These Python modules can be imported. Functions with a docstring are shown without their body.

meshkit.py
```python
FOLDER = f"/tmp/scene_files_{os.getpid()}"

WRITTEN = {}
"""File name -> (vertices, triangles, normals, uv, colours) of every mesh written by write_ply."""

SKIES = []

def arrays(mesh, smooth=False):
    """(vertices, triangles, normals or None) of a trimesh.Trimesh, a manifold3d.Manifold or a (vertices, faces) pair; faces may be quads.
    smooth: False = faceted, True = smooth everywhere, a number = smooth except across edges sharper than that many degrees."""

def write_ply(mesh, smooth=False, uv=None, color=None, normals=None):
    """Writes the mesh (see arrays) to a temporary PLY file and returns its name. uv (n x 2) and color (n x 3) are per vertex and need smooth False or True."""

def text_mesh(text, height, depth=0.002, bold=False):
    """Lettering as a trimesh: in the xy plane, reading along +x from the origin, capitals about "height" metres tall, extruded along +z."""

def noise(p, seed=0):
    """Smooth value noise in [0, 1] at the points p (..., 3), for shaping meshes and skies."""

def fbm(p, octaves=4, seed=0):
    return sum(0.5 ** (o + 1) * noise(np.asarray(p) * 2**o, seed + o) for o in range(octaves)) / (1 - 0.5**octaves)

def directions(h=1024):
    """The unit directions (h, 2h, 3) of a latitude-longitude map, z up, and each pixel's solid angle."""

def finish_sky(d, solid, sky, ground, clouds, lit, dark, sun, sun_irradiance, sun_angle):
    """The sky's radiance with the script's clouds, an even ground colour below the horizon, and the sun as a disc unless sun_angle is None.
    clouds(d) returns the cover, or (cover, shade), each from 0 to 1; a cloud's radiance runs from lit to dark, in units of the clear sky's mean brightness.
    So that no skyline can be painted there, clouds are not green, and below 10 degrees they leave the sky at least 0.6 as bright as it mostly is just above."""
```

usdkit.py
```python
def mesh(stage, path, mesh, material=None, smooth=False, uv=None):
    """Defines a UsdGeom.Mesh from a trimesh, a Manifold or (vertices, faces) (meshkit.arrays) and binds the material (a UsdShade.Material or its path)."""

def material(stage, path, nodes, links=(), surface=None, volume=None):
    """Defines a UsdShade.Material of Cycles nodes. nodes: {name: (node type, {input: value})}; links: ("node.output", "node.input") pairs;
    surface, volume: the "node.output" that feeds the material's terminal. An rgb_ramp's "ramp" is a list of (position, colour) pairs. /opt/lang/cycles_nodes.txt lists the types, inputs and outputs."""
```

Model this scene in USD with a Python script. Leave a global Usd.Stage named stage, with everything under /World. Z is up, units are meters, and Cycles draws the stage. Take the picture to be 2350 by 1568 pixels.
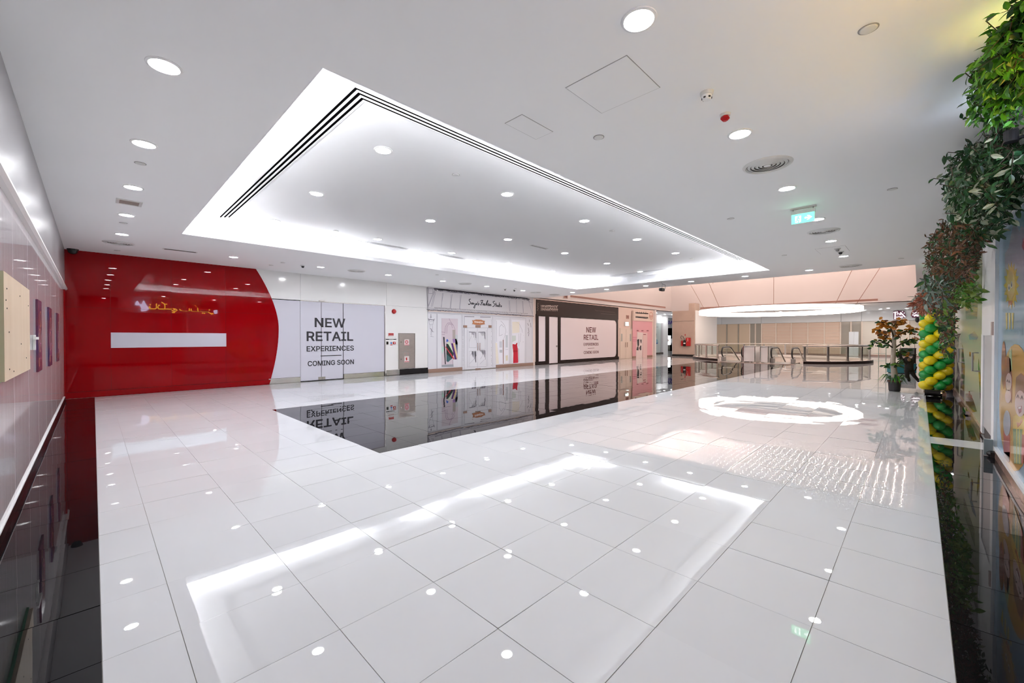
import math, numpy as np, trimesh, shapely, manifold3d
from shapely.geometry import Polygon, LineString, Point, box as sbox, MultiPolygon
from shapely import affinity
from pxr import Usd, UsdGeom, UsdLux, UsdShade, Gf, Sdf
import usdkit, meshkit

# ------------------------------------------------------------------ camera, exposure
stage = Usd.Stage.CreateInMemory()
UsdGeom.SetStageUpAxis(stage, 'Z'); UsdGeom.SetStageMetersPerUnit(stage, 1.0)
world = UsdGeom.Xform.Define(stage, '/World'); stage.SetDefaultPrim(world.GetPrim())
F_PX, YAW, PITCH, EYE = 947.9, 0.778387, -0.0093073, 1.567
fw = np.array([math.cos(YAW)*math.cos(PITCH), math.sin(YAW)*math.cos(PITCH), math.sin(PITCH)])
rt = np.array([math.sin(YAW), -math.cos(YAW), 0.0]); up = np.cross(rt, fw)
cam = UsdGeom.Camera.Define(stage, '/World/Camera')
cam.CreateHorizontalApertureAttr(36.0); cam.CreateFocalLengthAttr(36.0*F_PX/2350)
cam.CreateClippingRangeAttr(Gf.Vec2f(0.05, 300))
cam.AddTransformOp().Set(Gf.Matrix4d(*rt, 0, *up, 0, *(-fw), 0, 0, 0, EYE, 1))
cam.CreateExposureAttr(1.72)
LAMP = 62.0          # radiance of the downlight lenses
COVE = 58.0          # radiance of the cove tubes
RING = (1.35, 1.12, .98)

def ray(px, py):
    return fw + (px-1175)/F_PX*rt - (py-784)/F_PX*up
def on_z(px, py, z):
    d = ray(px, py); q = d*(z-EYE)/d[2]; return np.array([q[0], q[1], z])
def on_y(px, py, Y):
    d = ray(px, py); q = d*Y/d[1]; return np.array([q[0], Y, q[2]+EYE])
def on_x(px, py, X):
    d = ray(px, py); q = d*X/d[0]; return np.array([X, q[1], q[2]+EYE])

H, YS, XL, YR = 3.82, 15.5, -0.51, -0.72      # ceiling, shop wall, left wall, right wall
rng = np.random.default_rng(7)

# ------------------------------------------------------------------ materials
def mat(name, color=(.8,.8,.8), rough=.5, emit=None, strength=0.0, noise=None, bump=None, **kw):
    n = {'p': ('principled_bsdf', dict(base_color=color, roughness=rough, **kw))}
    links = []
    if emit is not None:
        n['p'][1].update(emission_color=emit, emission_strength=strength)
    if noise or bump:
        n['tc'] = ('geometry', {})
    if noise:
        sc, c2, stretch = noise
        n['m'] = ('mapping', dict(scale=stretch)); n['n'] = ('noise_texture', dict(scale=sc, detail=4.0))
        n['r'] = ('rgb_ramp', {'ramp': [(.3, color), (.7, c2)]})
        links += [('tc.position','m.vector'),('m.vector','n.vector'),('n.fac','r.fac'),('r.color','p.base_color')]
    if bump:
        sc, st, dist = bump
        n['bn'] = ('noise_texture', dict(scale=sc, detail=1.0)); n['b'] = ('bump', dict(strength=st, distance=dist))
        links += [('tc.position','bn.vector'),('bn.fac','b.height'),('b.normal','p.normal')]
    return usdkit.material(stage, '/World/Looks/'+name, n, links, surface='p.BSDF')
def emis(name, color, s):
    return usdkit.material(stage, '/World/Looks/'+name, {'e': ('emission', dict(color=color, strength=s))}, [], surface='e.emission')
M = {}
M['ceil'] = mat('ceiling_paint', (.93,.93,.93), .7)
M['wallw'] = mat('white_wall_paint', (.84,.825,.815), .35)
M['bandw'] = mat('grey_white_band', (.31,.30,.31), .3)
M['cove'] = mat('cove_paint', (.88,.88,.90), .6)
M['tile'] = mat('white_porcelain', (.66,.67,.69), .009, bump=(3.0,.25,.0010), specular_ior_level=.44)
M['tile2'] = mat('white_porcelain_b', (.645,.655,.675), .009, bump=(3.0,.25,.0010), specular_ior_level=.44)
M['btile'] = mat('black_porcelain', (.006,.0055,.0065), .012, bump=(3.0,.25,.0008), specular_ior_level=.30)
M['grout'] = mat('grout', (.30,.29,.27), .8)
M['red'] = mat('red_lacquer', (.26,.0008,.003), .0, specular_ior_level=.24)
M['redseam'] = mat('red_seam', (.08,.0,.002), .3)
M['lpanel'] = mat('glossy_wall_panel', (.62,.58,.60), .05, noise=(3.0,(.70,.67,.69),(1,6,.25)))
M['film'] = mat('frosted_film', (.64,.63,.71), .25)
M['whitegloss'] = mat('white_glass_fascia', (.80,.79,.78), .12)
M['steel'] = mat('brushed_steel', (.62,.58,.54), .28, metallic=1.0)
M['mirror'] = mat('polished_steel', (.75,.72,.68), .08, metallic=1.0)
M['steelbox'] = mat('brushed_cabinet', (.46,.40,.37), .35, metallic=.8, noise=(6.0,(.52,.46,.42),(1,1,12)))
M['black'] = mat('black_gloss', (.012,.010,.010), .2)
M['slotblack'] = mat('slot_black', (.004,.004,.004), .9, specular_ior_level=0.0)
M['blackm'] = mat('black_matt', (.015,.014,.016), .55)
M['ink'] = mat('sign_ink', (.028,.026,.033), .5)
M['line'] = mat('drawn_line', (.16,.15,.18), .6)
M['linel'] = mat('drawn_line_pale', (.42,.40,.45), .6)
M['sanja'] = mat('sanja_print', (.74,.73,.77), .3)
M['sanjaf'] = mat('sanja_fascia', (.70,.67,.69), .35)
M['brown'] = mat('bronze_plinth', (.42,.27,.21), .3, metallic=.3)
M['orangeb'] = mat('orange_brown', (.48,.19,.08), .4)
M['dkbrown'] = mat('dark_brown_fascia', (.019,.009,.008), .35, specular_ior_level=.25)
M['pinkfilm'] = mat('pinkish_film', (.90,.84,.87), .3)
M['maroon'] = mat('maroon_ink', (.19,.075,.08), .5)
M['cream'] = mat('cream_door', (.80,.70,.60), .4)
M['glassgrey'] = mat('grey_vision_pane', (.50,.52,.48), .1)
M['pink'] = mat('pink_front', (.80,.42,.47), .3)
M['peachw'] = mat('peach_fascia', (.82,.68,.60), .5)
M['drum'] = mat('atrium_wall_paint', (.74,.71,.70), .6)
M['grille'] = mat('air_grille', (.52,.31,.26), .5)
M['stone'] = mat('beige_stone', (.50,.40,.33), .12, noise=(1.2,(.58,.47,.39),(1,1,1)))
M['white'] = mat('plain_white', (.85,.85,.85), .4)
M['plastic'] = mat('white_plastic', (.72,.72,.70), .35)
M['greyp'] = mat('grey_plastic', (.30,.29,.28), .5)
M['redp'] = mat('red_plastic', (.45,.01,.012), .3)
M['glow'] = emis('downlight_lens', (.975,.99,1.02), LAMP)
M['tube'] = emis('cove_tube', (.93,.95,1.0), COVE)
M['tubes'] = emis('cove_tube_soft', (.93,.95,1.0), COVE*.5)
M['ring'] = emis('ring_diffuser', RING, 1.0)
M['star'] = emis('star_point', (1,.73,.63), 98.0)
M['neon'] = emis('yellow_neon', (1.0,.60,.06), 7.0)
M['neonw'] = emis('blue_white_neon', (.62,.70,1.0), 7.0)
M['exit'] = emis('exit_green', (.10,.80,.36), 1.25)
M['exitw'] = emis('exit_white', (.80,1.0,.88), 1.9)
M['gup'] = emis('green_led', (.05,1.0,.20), 20.0)
M['wup'] = emis('cold_led', (.62,.85,1.0), 24.0)
M['tvw'] = emis('lit_screen', (.92,.95,1.0), 2.6)
M['blind'] = mat('beige_shutter', (.80,.60,.42), .3)
M['blind2'] = mat('pale_shutter', (.86,.62,.47), .35)
M['dglass'] = mat('dark_shop_glass', (.42,.36,.29), .08)
M['post'] = mat('shutter_post', (.92,.74,.60), .4)
M['pur'] = mat('purple_sign', (.16,.025,.075), .4)
M['signw'] = emis('sign_letters_lit', (1,.93,.95), .38)
M['rubber'] = mat('handrail_rubber', (.012,.012,.013), .35)
M['gr'] = mat('balloon_green', (.005,.30,.045), .22, coat_weight=.4)
M['ye'] = mat('balloon_yellow', (.80,.62,.005), .22, coat_weight=.4)
M['trunk'] = mat('grey_bark', (.30,.24,.19), .8, noise=(14.0,(.42,.35,.29),(1,1,.3)))
M['pot'] = mat('black_pot', (.012,.010,.012), .35)
M['soil'] = mat('soil', (.10,.05,.03), .9)
M['fur'] = mat('dark_fur', (.018,.012,.010), .8)
M['teal'] = mat('teal_panel', (.05,.26,.30), .4)
M['plaster'] = mat('inner_white', (.82,.76,.72), .6)
M['plywood'] = mat('plywood', (.60,.46,.32), .5, noise=(4.0,(.66,.53,.39),(1,1,.15)))
M['greenedge'] = mat('green_edge', (.05,.30,.14), .3)
M['alu'] = mat('white_aluminium', (.86,.85,.85), .35)
M['alug'] = mat('grey_panel', (.46,.45,.45), .4)
M['marble'] = mat('brown_marble', (.30,.16,.12), .12, noise=(9.0,(.45,.28,.22),(1,1,1)))
M['rock'] = mat('grey_rock', (.10,.09,.10), .8, noise=(5.0,(.20,.19,.21),(1,1,1)))
M['violet'] = mat('violet_petal', (.10,.06,.22), .6)
def leafmat(name, c, c2):
    n = {'oi': ('object_info', {}), 'g': ('geometry', {}), 'nz': ('noise_texture', dict(scale=9.0, detail=2.0)),
         'r': ('rgb_ramp', {'ramp': [(.35, c), (.65, c2)]}), 'p': ('principled_bsdf', dict(roughness=.4)),
         't': ('translucent_bsdf', {}), 'x': ('mix_closure', dict(fac=.25))}
    l = [('g.position','nz.vector'),('nz.fac','r.fac'),('r.color','p.base_color'),('r.color','t.color'),('p.BSDF','x.closure1'),('t.BSDF','x.closure2')]
    return usdkit.material(stage, '/World/Looks/'+name, n, l, surface='x.closure')
M['lf_bright'] = leafmat('leaf_bright', (.035,.17,.012), (.09,.30,.02))
M['lf_dark'] = leafmat('leaf_dark', (.012,.055,.018), (.035,.11,.03))
M['lf_edge'] = leafmat('leaf_edge', (.30,.36,.24), (.42,.46,.33))
M['lf_brown'] = leafmat('leaf_brown', (.09,.055,.02), (.20,.075,.035))
M['lf_pothos'] = leafmat('leaf_pothos', (.06,.16,.02), (.19,.27,.03))
M['lf_blue'] = leafmat('leaf_blue', (.10,.15,.12), (.22,.27,.22))
M['lf_red'] = leafmat('leaf_red', (.25,.06,.03), (.38,.13,.06))
M['lf_orange'] = leafmat('leaf_orange', (.42,.13,.015), (.60,.26,.03))
M['stem'] = mat('stem_brown', (.05,.035,.02), .8)
def glassmat(name, tint, fac=.12):
    n = {'t': ('transparent_bsdf', dict(color=tint)), 'g': ('glossy_bsdf', dict(color=(1,1,1), roughness=.0)), 'f': ('fresnel', dict(IOR=1.5)), 'x': ('mix_closure', {}), 'geo': ('geometry', {}),
         'i': ('math', dict(math_type='subtract', value1=1.0)), 'm': ('math', dict(math_type='multiply'))}
    return usdkit.material(stage, '/World/Looks/'+name, n, [('geo.backfacing','i.value2'),('f.fac','m.value1'),('i.value','m.value2'),('m.value','x.fac'),('t.BSDF','x.closure1'),('g.BSDF','x.closure2')], surface='x.closure')
M['glass'] = glassmat('clear_glass', (.90,.92,.90))
def flat(name, c, rough=.3):
    if name not in M: M[name] = mat(name, c, rough)
    return M[name]

# ------------------------------------------------------------------ mesh helpers
cat_ = trimesh.util.concatenate
def bx(x0, x1, y0, y1, z0, z1):
    m = trimesh.creation.box([abs(x1-x0), abs(y1-y0), abs(z1-z0)])
    m.apply_translation([(x0+x1)/2, (y0+y1)/2, (z0+z1)/2]); return m
def rbox(x0, x1, y0, y1, z0, z1, c=.01):
    x0, x1 = min(x0,x1), max(x0,x1); y0, y1 = min(y0,y1), max(y0,y1); z0, z1 = min(z0,z1), max(z0,z1)
    c = min(c, .45*min(x1-x0, y1-y0, z1-z0)); pts = []
    for X, sx in ((x0,1),(x1,-1)):
        for Y, sy in ((y0,1),(y1,-1)):
            for Z, sz in ((z0,1),(z1,-1)):
                pts += [(X+sx*c, Y+sy*c, Z), (X+sx*c, Y, Z+sz*c), (X, Y+sy*c, Z+sz*c)]
    return trimesh.convex.convex_hull(np.array(pts))
def fix(m):
    if m.volume < 0: m.invert()
    return m
def place(m, plane, at, sgn):
    V = m.vertices; u, v, w = V[:,0].copy(), V[:,1].copy(), V[:,2].copy()
    m.vertices = {'y': np.c_[u, at+sgn*w, v], 'x': np.c_[at+sgn*w, u, v], 'z': np.c_[u, v, at+sgn*w]}[plane]
    return fix(m)
def ext(poly, plane, at, sgn, t):
    gs = [g for g in getattr(poly, 'geoms', [poly]) if g.geom_type == 'Polygon' and g.area > 1e-7]
    return cat_([place(trimesh.creation.extrude_polygon(g, t, engine='earcut'), plane, at, sgn) for g in gs])
def rect(a, b, c, d): return sbox(min(a,c), min(b,d), max(a,c), max(b,d))
def cyl(p0, p1, r, n=16, r1=None):
    return tube([p0, p1], [r, r if r1 is None else r1], n)
def tube(P, r, n=8, cap=True):
    P = np.asarray(P, float); r = np.broadcast_to(np.asarray(r, float), (len(P),))
    t = np.gradient(P, axis=0); t /= np.linalg.norm(t, axis=1, keepdims=True)+1e-12
    ref = np.array([0,0,1.]) if abs(t[0][2]) < .9 else np.array([1.,0,0])
    a = np.cross(t[0], ref); a /= np.linalg.norm(a); A = []
    for k in range(len(P)):
        a = a - t[k]*(a@t[k]); a /= np.linalg.norm(a)+1e-12; A.append(a)
    A = np.array(A); B = np.cross(t, A); g = np.arange(n)*2*np.pi/n
    V = (P[:,None] + r[:,None,None]*(np.cos(g)[None,:,None]*A[:,None] + np.sin(g)[None,:,None]*B[:,None])).reshape(-1,3)
    Fc = []
    for i in range(len(P)-1):
        for j in range(n):
            q = [i*n+j, i*n+(j+1)%n, (i+1)*n+(j+1)%n, (i+1)*n+j]
            Fc += [[q[0],q[1],q[2]],[q[0],q[2],q[3]]]
    if cap:
        V = np.vstack([V, P[0], P[-1]]); c0, c1 = len(V)-2, len(V)-1; e = (len(P)-1)*n
        for j in range(n):
            Fc += [[c0,(j+1)%n,j],[c1,e+j,e+(j+1)%n]]
    return trimesh.Trimesh(V, Fc, process=False)
def lathe(prof, c=(0,0,0), n=32):
    m = trimesh.creation.revolve(np.array(prof, float), sections=n); m.apply_translation(c); return fix(m)
def ball(c, r, sub=2):
    m = trimesh.creation.icosphere(sub, 1.0); m.vertices = m.vertices*np.broadcast_to(np.asarray(r,float),(3,))+np.asarray(c,float); return m
def text(s, plane, at, sgn, u0, v0, u1, v1, t=.004, bold=False):
    m = meshkit.text_mesh(s, 1.0, 1.0, bold); b = m.bounds
    V = m.vertices.copy(); f = (V-b[0])/(b[1]-b[0])
    m.vertices = np.c_[u0+f[:,0]*(u1-u0), v0+f[:,1]*(v1-v0), f[:,2]*t]
    return place(m, plane, at, sgn)
def tetra(x, y, z, r):
    a = np.arange(3)*2.0944+x*7; V = np.c_[x+r*np.cos(a), y+r*np.sin(a), np.full(3, z)]; return fix(trimesh.Trimesh(np.vstack([V, [x, y, z-r]]), [[0,1,2],[0,3,1],[1,3,2],[2,3,0]], process=False))
def strokes(lines, w):
    return shapely.union_all([LineString(l).buffer(w/2, quad_segs=3) if len(l) > 1 else Point(l[0]).buffer(w*.8, quad_segs=3) for l in lines])

# ------------------------------------------------------------------ scene helpers
used = {}
def unique(parent, name):
    k = (parent, name); used[k] = used.get(k, -1)+1
    return f'{parent}/{name}' if used[k] == 0 else f'{parent}/{name}_{used[k]:03d}'
def meta(p, label=None, cat=None, group=None, kind=None):
    for k, v in (('label',label),('category',cat),('group',group),('kind',kind)):
        if v: p.SetCustomDataByKey(k, v)
class Thing:
    def __init__(s, name, label=None, cat=None, base=(0,0,0), group=None, kind=None):
        s.base = np.asarray(base, float); s.path = unique('/World', name)
        x = UsdGeom.Xform.Define(stage, s.path); x.AddTranslateOp().Set(Gf.Vec3d(*map(float, s.base)))
        s.prim = x.GetPrim(); meta(s.prim, label, cat, group, kind)
    def part(s, name, mesh, m, sub=None, label=None, kind=None, smooth=False):
        path = unique(sub or s.path, name); mm = mesh.copy(); mm.apply_translation(-s.base)
        p = usdkit.mesh(stage, path, mm, M[m] if isinstance(m, str) else m, smooth).GetPrim(); meta(p, label, kind=kind); return path
def solo(name, mesh, m, label=None, cat=None, group=None, kind=None, smooth=False):
    p = usdkit.mesh(stage, unique('/World', name), mesh, M[m] if isinstance(m, str) else m, smooth).GetPrim()
    meta(p, label, cat, group, kind); return p
def dup(src, loc, label, group=None, rz=0.0):
    path = unique('/World', src.path.rpartition('/')[2]); x = UsdGeom.Xform.Define(stage, path)
    x.GetPrim().GetReferences().AddInternalReference(Sdf.Path(src.path))
    x.ClearXformOpOrder(); x.AddTranslateOp(opSuffix='c').Set(Gf.Vec3d(*map(float, loc)))
    if rz: x.AddRotateZOp(opSuffix='c').Set(rz)
    x.GetPrim().SetInstanceable(True); meta(x.GetPrim(), label, src.prim.GetCustomDataByKey('category'), group or src.prim.GetCustomDataByKey('group'))
    return path
ORD2 = ['first','second','third','fourth','fifth','sixth','seventh','eighth','ninth','tenth','eleventh','twelfth','last']
ORD = ['first','second','third','fourth','fifth','sixth','seventh','eighth','ninth','tenth']

# ================================================================== SETTING
# ---- floor: individual porcelain tiles over a grout bed, with the round escalator void cut out
S, GX, GY = .6, .32, .405
VC, VR = np.array([34.3, 7.4]), 5.2
void = Point(*VC).buffer(VR, quad_segs=24)
floor = Thing('floor', kind='structure')
room = rect(XL-.2, YR-.2, 47, YS+.3).union(rect(30, YS, 47, 22))
floor.part('grout_bed', ext(room.difference(void), 'z', -.004, -1, .05), 'grout')
xs = [XL, .02, .32] + [GX+S*i for i in range(1, 78)]
ys = [YR, -.13] + [GY+S*j for j in range(0, 37)]
tiles = []
ringpave = Point(*VC).buffer(VR+.75, quad_segs=24)
for i in range(len(xs)-1):
    for j in range(len(ys)-1):
        x0, x1, y0, y1 = xs[i], xs[i+1], ys[j], ys[j+1]; cx, cy = (x0+x1)/2, (y0+y1)/2
        if cy > 22 or (cy > YS+.1 and cx < 32.3): continue
        if ringpave.intersects(rect(x0,y0,x1,y1)): continue
        black = cx < .02 or (cy < -.13 and not 8.7 < cx < 9.35) or (2.7 < cx < 28.5 and 5.2 < cy < 10.0)
        q = np.array([[x0,y0,0],[x1,y0,0],[x1,y1,0],[x0,y1,0]])-[0,0,EYE]; zc = q@fw
        area = 0.
        if zc.min() > .05:
            p = np.c_[1175+F_PX*(q@rt)/zc, 784-F_PX*(q@up)/zc]; pg = Polygon(p).intersection(sbox(0,0,2350,1568)); area = pg.area
        else: area = 1e9 if zc.max() > 1.5 else 0
        if zc.max() < -1.0: continue
        tiles.append((area, x0, x1, y0, y1, black))
tiles.sort(key=lambda t: -t[0])
def tile_mesh(x0, x1, y0, y1, k):
    g = .0016; x0 += g; x1 -= g; y0 += g; y1 -= g
    r = np.random.default_rng(k); a, b = np.clip(r.normal(0, .0022, 2), -.004, .004)
    c = lambda x, y: a*(x-(x0+x1)/2)+b*(y-(y0+y1)/2)
    V = [(x,y,c(x,y)) for x, y in ((x0,y0),(x1,y0),(x1,y1),(x0,y1))] + [(x,y,-.02) for x, y in ((x0,y0),(x1,y0),(x1,y1),(x0,y1))]
    Fc = [[0,1,2],[0,2,3],[0,5,1],[0,4,5],[1,6,2],[1,5,6],[2,7,3],[2,6,7],[3,4,0],[3,7,4]]
    return trimesh.Trimesh(V, Fc, process=False)
rest = {True: [], False: []}; seen = 0
for k, (a, x0, x1, y0, y1, black) in enumerate(tiles):
    m = tile_mesh(x0, x1, y0, y1, k)
    if seen < 300 and a > 0:
        seen += 1; floor.part('tile', m, 'btile' if black else ('tile' if k % 3 else 'tile2'), label='black polished tile' if black else None)
    else: rest[black].append(m)
for b in (False, True): floor.part('black_tile_field' if b else 'white_tile_field', cat_(rest[b]), 'btile' if b else 'tile', kind='stuff')
# square apron between the tile grid and the void
cells = shapely.union_all([rect(x0,y0,x1,y1) for _, x0, x1, y0, y1, _ in tiles])
apron = rect(28, 1, 41.5, 14).difference(cells.buffer(.002)).difference(void)
floor.part('void_apron', ext(apron, 'z', 0, -1, .02), 'tile')

# ---- ceiling with the coffer hole and the atrium opening
CX0, CX1, CY0, CY1 = 1.35, 15.9, 3.55, 11.43
AX0, AX1, AY0, AY1 = 17.85, 35.6, .1, YS
ceil = Thing('ceiling', kind='structure')
slab = rect(XL-.2, YR-.3, 50, YS+.25).union(rect(30, YS, 50, 22.5)).difference(rect(CX0,CY0,CX1,CY1)).difference(rect(AX0,AY0,AX1,AY1))
ceil.part('ceiling_slab', ext(slab, 'z', H, 1, .03), 'ceil')
# coffer: lip at the opening edge, recess behind it that hides the tubes, raised tray
D, TZ, LIP = .34, 4.17, .11
op, rec = rect(CX0,CY0,CX1,CY1), rect(CX0-D,CY0-D,CX1+D,CY1+D)
ceil.part('coffer_lip', ext(op.difference(op.buffer(-.015, join_style=2)), 'z', H, 1, LIP), 'cove')
ceil.part('coffer_side', ext(rec.buffer(.03, join_style=2).difference(rec), 'z', H+.03, 1, TZ-H-.03), 'cove')
ceil.part('coffer_ledge', ext(rec.difference(op), 'z', H+.031, 1, .01), 'cove')
sl = rect(CX0+.56, CY0+.62, CX1-.56, CY1-.62)          # line of the slot diffuser
slw = .20
ceil.part('coffer_tray', ext(rec.buffer(.05).difference(sl).union(sl.buffer(-slw, join_style=2)), 'z', TZ, 1, .03), 'ceil')
ceil.part('coffer_cap', ext(sl.difference(sl.buffer(-slw, join_style=2)), 'z', TZ+.005, 1, .02), 'slotblack')
slot = Thing('slot_diffuser', 'long white linear slot diffuser with black slots running round the raised ceiling tray', 'air diffuser', ((CX0+CX1)/2,(CY0+CY1)/2,TZ))
for k in range(4):
    a = slw*k/3.0; w_ = .034 if k in (0,3) else .026
    o = sl.buffer(-max(a-w_/2, 0), join_style=2); i_ = sl.buffer(-(a+w_/2) if k < 3 else -slw-.004, join_style=2)
    if k == 0: o = sl.buffer(.012, join_style=2)
    slot.part('frame_bar', ext(o.difference(i_), 'z', TZ-.004, 1, .008), 'white')
# cove tubes (bare lamps on the ledge; some runs are dead, as in the photo)
def tubes(name, label, a, b, runs, axis, at, tm='tube'):
    t = Thing(name, label, 'cove light', ((a if axis == 'x' else at),(at if axis == 'x' else a),H+.04), group='cove lights in the ceiling recess')
    for f0, f1 in runs:
        p0, p1 = a+(b-a)*f0, a+(b-a)*f1
        P = [(p0,at,H+.085),(p1,at,H+.085)] if axis == 'x' else [(at,p0,H+.085),(at,p1,H+.085)]
        t.part('tube', cyl(*P, .014, 6), tm)
        t.part('batten', bx(p0,p1,at-.025,at+.025,H+.041,H+.068) if axis == 'x' else bx(at-.025,at+.025,p0,p1,H+.041,H+.068), 'white')
tubes('cove_light', 'cove light run hidden in the recess on the shopfront side of the raised ceiling', CX0, CX1, [(-.01,.30),(.39,.475),(.555,1.01)], 'x', CY1+.22)
tubes('cove_light', 'cove light run hidden in the recess at the atrium end of the raised ceiling', CY0, CY1, [(-.01,.46),(.80,1.01)], 'y', CX1+.22)
tubes('cove_light', 'cove light run hidden in the recess on the plant wall side of the raised ceiling', CX0, CX1, [(-.01,.41),(.43,1.01)], 'x', CY0-.20, 'tubes')
tubes('cove_light', 'cove light run hidden in the recess on the plywood board side of the raised ceiling', CY0, CY1, [(-.01,.30),(.37,.48),(.60,1.01)], 'y', CX0-.20)
# atrium: raised drum with peach walls, grilles and a starlit ceiling
DZ = 6.5
ceil.part('atrium_wall', bx(AX1,AX1+.1,AY0-.1,AY1+.1,H,DZ), 'drum'); ceil.part('atrium_wall', bx(AX0-.1,AX1,AY1,AY1+.1,H,DZ), 'drum')
ceil.part('atrium_wall', bx(AX0-.1,AX0,AY0-.1,AY1,H+.03,DZ), 'drum'); ceil.part('atrium_wall', bx(AX0,AX1,AY0-.1,AY0,H+.03,DZ), 'drum')
ceil.part('atrium_ceiling', bx(AX0-.1,AX1+.1,AY0-.1,AY1+.1,DZ,DZ+.1), 'drum')
def grille(lbl, plane, at, u0, u1, v0, v1, n):
    c = (at,(u0+u1)/2,v0) if plane == 'x' else ((u0+u1)/2,at,v0)
    t = Thing('air_grille', lbl, 'air grille', c, group='long grilles of the atrium')
    t.part('frame', ext(rect(u0,v0,u1,v1).difference(rect(u0,v0,u1,v1).buffer(-.012)), plane, at, -1, .025), 'grille')
    t.part('back_plate', ext(rect(u0,v0,u1,v1), plane, at, -1, .004), flat('grille_dark', (.36,.19,.16), .6))
    for k in range(n):
        v = v0+.012+(v1-v0-.024)*(k+.5)/n
        t.part('blade', ext(rect(u0+.01,v-.006,u1-.01,v+.006), plane, at-.004, -1, .016), 'grille')
grille('long reddish air grille high on the far atrium wall behind the ring light', 'x', AX1, 1.92, 13.03, 3.96, 4.085, 4)
grille('long reddish air grille above the dark shop fascia and pink shop', 'y', AY1, 20.9, 34.4, 4.09, 4.21, 4)
star = [tetra(x+rng.normal(0,.03), y+rng.normal(0,.03), DZ-.004, .012) for x in np.arange(18.3, 35.4, .32) for y in np.arange(.6, 15.2, .36)]
solo('star_light_ceiling', cat_(star), 'star', 'grid of tiny star lights set in the raised atrium ceiling', 'star lights', kind='stuff')

# ---- left wall: painted band above, moulding, glossy panels, black skirting
wl = Thing('wall_left', kind='structure')
wl.part('wall_core', bx(XL-.2, XL-.02, -4, YS+.2, 0, H+.02), 'wallw')
wl.part('upper_band', bx(XL-.02, XL+.012, -4, YS, 2.86, H), 'bandw')
edges = np.arange(-3.7, YS+.1, 1.2); edges = np.r_[edges[edges < YS-.1], YS]
for a, b in zip(edges[:-1], edges[1:]): wl.part('panel', rbox(XL-.02, XL, a+.003, b-.003, .10, 2.78, .003), 'lpanel')
solo('baseboard_left', bx(XL-.01, XL+.012, -4, YS, 0, .095), 'black', kind='structure')
solo('trim_1', bx(XL-.01, XL+.016, -4, YS, .096, .112), 'white', kind='structure')
solo('trim_2', cat_([ext(Polygon([(XL-.01,2.76),(XL+.035,2.775),(XL+.06,2.80),(XL+.055,2.835),(XL+.02,2.865),(XL-.01,2.87)]), 'y', YS-.01, -1, 19)]), 'wallw', kind='structure')
# back wall behind the camera and right wall
solo('wall_back', bx(XL-.2, 4.2, -4.2, -4.0, 0, H), 'wallw', kind='structure')
wr = Thing('wall_right', kind='structure')
wr.part('wall_core', bx(3.9, 46, YR-.9, YR-.7, 0, H+.02), 'wallw')
wr.part('bulkhead', bx(1.0, 10.3, YR-.7, YR-.02, 3.02, H), 'wallw')
wr.part('bulkhead', bx(10.3, 18.5, YR-.7, YR-.02, 3.02, H), 'alug')
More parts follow.
